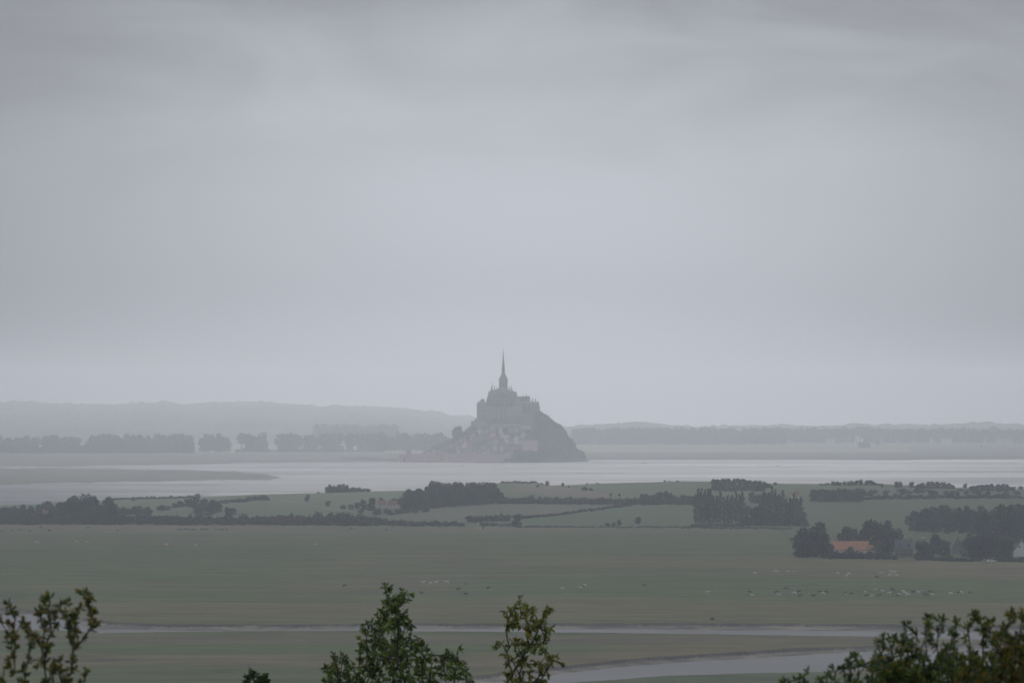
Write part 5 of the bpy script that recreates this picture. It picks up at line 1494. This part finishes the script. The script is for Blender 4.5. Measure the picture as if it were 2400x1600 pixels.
    for last, dens in ends:
        j = last; prev = None; steps = 0
        nt_ = max(2, int(twigs * dens))
        dirn = (nodes[last][0] - nodes[nodes[last][1]][0]).normalized()
        twig(nodes[last][0] - dirn*2*k, dirn, tl*k*0.75, per+1, 0.003*D/50)
        chain = []
        while j is not None and steps < 7: chain.append(j); j = nodes[j][1]; steps += 1
        for q in range(nt_):
            j = chain[min(len(chain)-1, int(len(chain) * (q + rnd.random()) / nt_ * 0.9))]
            pa = nodes[j][1]
            if pa is None: continue
            td = (nodes[j][0] - nodes[pa][0]).normalized()
            a = nodes[pa][0].lerp(nodes[j][0], rnd.random())
            sdv = Vector((rnd.gauss(0,1), rnd.gauss(0,.8), rnd.gauss(0,.5)))
            LL = tl * k * rnd.uniform(.5, 1.1)
            twig(a, td*(0.5+0.5*upright) + sdv.normalized()*0.8, LL, max(3, int(per*LL/(tl*k))), 0.0028*D/50)
    br.build('branches', M_TWIG, t)
    names = {'g': 'leaves', 'd': 'leaves', 'y': 'leaves', 'o': 'leaves', 'l': 'leaves'}
    # all foliage of a shrub is one part; material slots carry the leaf colours
    al = MB(); mats = []
    for i, (c, m) in enumerate(lv.items()):
        al.add(m.v, m.f, i); mats.append(LM[c])
    al.build('leaves', mats, t)
    return t
# A: left evergreen shrub
tipsA = [(16,1412),(8,1440),(28,1442),(52,1450),(60,1462),(78,1455),(88,1428),(100,1462),(112,1398),(114,1402,.6),(122,1425),(138,1412),(154,1400),(150,1436),(165,1440),(178,1438),(186,1420),(190,1382,.7),(206,1380,.9),(207,1412),(214,1432),(216,1456,.6),
         (160,1462),(130,1462),(170,1500,.7),(176,1535,.6),(40,1490),(20,1520),(70,1500),(95,1490),(115,1505),(30,1550),(60,1560),(90,1545),(120,1560),(140,1545),(150,1560),(172,1562),(196,1572,.7),(10,1590),(150,1590),(100,1590),(60,1592),(190,1600,.5)]
shrub('shrub', 'shrub', 'evergreen shrub with upright dark leaves and yellow ones in the lower left corner', 36, (62, 1650), tipsA, 0.031, 0.36, 0.0, 3, 'ddgggyygo', 3.4, 4, 0.8, 0.3, 16, 1.0)
# B: central tree
tipsB = [(905,1366),(915,1385),(925,1400),(945,1380),(942,1400),(930,1425),(908,1415),(892,1430),(898,1445),(935,1450),(948,1440),(946,1465),(925,1480),(902,1462),(885,1455),(870,1458),(862,1475),(880,1490),(898,1500),
         (850,1502),(870,1510),(915,1502),(930,1510),(962,1495),(975,1490),(990,1502),(1000,1520),(965,1520),(940,1530),(905,1525),(880,1530),(842,1525),(830,1545),(860,1545),(895,1550),(925,1550),(960,1548),(990,1545),(1010,1555),
         (788,1535),(800,1545),(780,1552,.7),(815,1560),(835,1575),(775,1575),(790,1590),(820,1590),(860,1575),(890,1580),(920,1575),(950,1575),(980,1575),(1010,1580),(1040,1590),(850,1600),(900,1605),(960,1600),(1010,1605),(772,1598),
         (1042,1532),(1058,1530),(1070,1522),(1078,1535),(1070,1555),(1085,1560,.7),(1105,1580,.7),(1060,1580),(1090,1592,.7)]
shrub('tree', 'tree', 'bushy tree with a pointed leafy top rising into the middle foreground', 62, (905, 1720), tipsB, 0.051, 0.34, 0.6, 5, 'ggdlggll', 5, 5, 1.0, 0.7, 22, 0.3)
shrub('tree', 'tree', 'small dark leafy treetop just left of the central tree at the bottom edge', 60, (606, 1690), [(594,1568),(604,1572),(618,1578),(590,1585),(612,1590),(600,1598),(622,1600)], 0.050, 0.42, 0.4, 8, 'gdd', 6, 5, 0.8, 0.3, 16, 0.5)
# D: slender sapling
tipsD = [(1218,1403),(1205,1415),(1195,1425),(1190,1440,.7),(1212,1432),(1232,1420),(1242,1417),(1255,1428),(1275,1422),(1283,1430),(1270,1440,.6),(1232,1440),(1240,1455),(1225,1460),(1262,1458,.7),(1280,1470,.8),(1236,1475),(1212,1485),(1200,1495),(1178,1500,.6),
         (1230,1500),(1245,1505),(1270,1500),(1280,1512),(1292,1525),(1296,1535,.7),(1222,1520),(1200,1530),(1192,1545),(1215,1545),(1255,1540,.7),(1265,1545,.7),(1280,1560,.6),(1240,1570,.8),(1200,1585),(1225,1585),(1250,1585),(1262,1592),(1195,1600),(1240,1600)]
shrub('sapling', 'tree', 'slender airy sapling with drooping leaves right of the central tree', 58, (1208, 1700), tipsD, 0.051, 0.34, 0.9, 9, 'glyyg', 1.8, 4, 0.9, 0.35, 17, 0.25)
# E: right-hand bushes
ERND = random.Random(31)
topE = [(1842,1592),(1870,1580),(1890,1574),(1920,1590),(1940,1575),(1955,1562),(1975,1560),(1990,1548),(1998,1528),(2012,1535),(2022,1548),(2038,1556),(2050,1530),(2062,1505),(2080,1495),(2092,1490),(2110,1480),(2128,1464),(2150,1475),(2165,1460),(2176,1443),(2190,1446),(2206,1448),(2222,1470),
        (2236,1505),(2246,1452),(2262,1460),(2280,1432),(2290,1440),(2302,1480),(2312,1450),(2325,1455),(2340,1490),(2352,1470),(2362,1430),(2372,1428),(2385,1440),(2400,1436)]
tipsE1 = [t for t in topE if t[0] < 2050]
def fill(x0, x1, n, off=12, prof=topE):
    out = []
    for _ in range(n):
        x = ERND.uniform(x0, x1); y0 = lerp_pts(prof, x)
        base = lerp_pts([(1840,1592),(1950,1575),(2000,1560),(2050,1525),(2100,1505),(2130,1490),(2200,1480),(2300,1500),(2350,1478),(2400,1465)], x)
        y = max(y0, base) + off + 18 + ERND.random()**0.8 * (1600 - max(y0, base) - off)
        out.append((x, y, .9))
    return out
shrub('shrub', 'shrub', 'low loose shrub with thin shoots at the left end of the right-hand thicket', 40, (1960, 1690), tipsE1 + fill(1850, 2060, 34, 6), 0.037, 0.28, 0.15, 13, 'ggdgl', 3, 5, 0.7, 0.35, 15, 1.0)
shrub('shrub', 'shrub', 'dense dark shrub with star-like leaf whorls in the lower right foreground', 38, (2150, 1700), [t for t in topE if 2050 <= t[0] < 2235] + fill(2055, 2250, 105, 4), 0.036, 0.27, 0.15, 17, 'ggdggyl', 3.4, 5, 0.8, 0.4, 15, 1.0)
shrub('shrub', 'shrub', 'shrub with tall bare-stemmed shoots between the dense one and the orange one', 39, (2290, 1700), [t for t in topE if 2235 <= t[0] < 2345] + fill(2235, 2345, 70, 8), 0.037, 0.27, 0.15, 19, 'ggdggyl', 3.2, 5, 0.8, 0.35, 15, 1.0)
shrub('shrub', 'shrub', 'shrub tinged with orange leaves in the lower right corner', 34, (2385, 1700), [t for t in topE if 2345 <= t[0]] + [(2350+ERND.uniform(-20, 70), ERND.uniform(1478, 1612), .9) for _ in range(46)] + [(ERND.uniform(2240, 2345), ERND.uniform(1560, 1610), .7) for _ in range(12)],
      0.032, 0.30, 0.1, 23, 'ggdygoyg', 4, 5, 0.8, 0.35, 16, 0.8)

# ------------------------------------------------------------------ the damp air over the bay
hz = MB(); hz.box(-20500, 20500, -3500, 21000, -4.5, 175)
hm, g = mat_new('damp_air')
pv = g.n('ShaderNodeVolumePrincipled', inp={'Color': (0.885, 0.925, 1.0, 1), 'Density': HAZE_DENSITY, 'Anisotropy': HAZE_G})
o_ = g.n('ShaderNodeOutputMaterial')
g.link(pv.outputs[0], o_.inputs['Volume'])
tag(hz.build('haze', hm), kind='stuff')
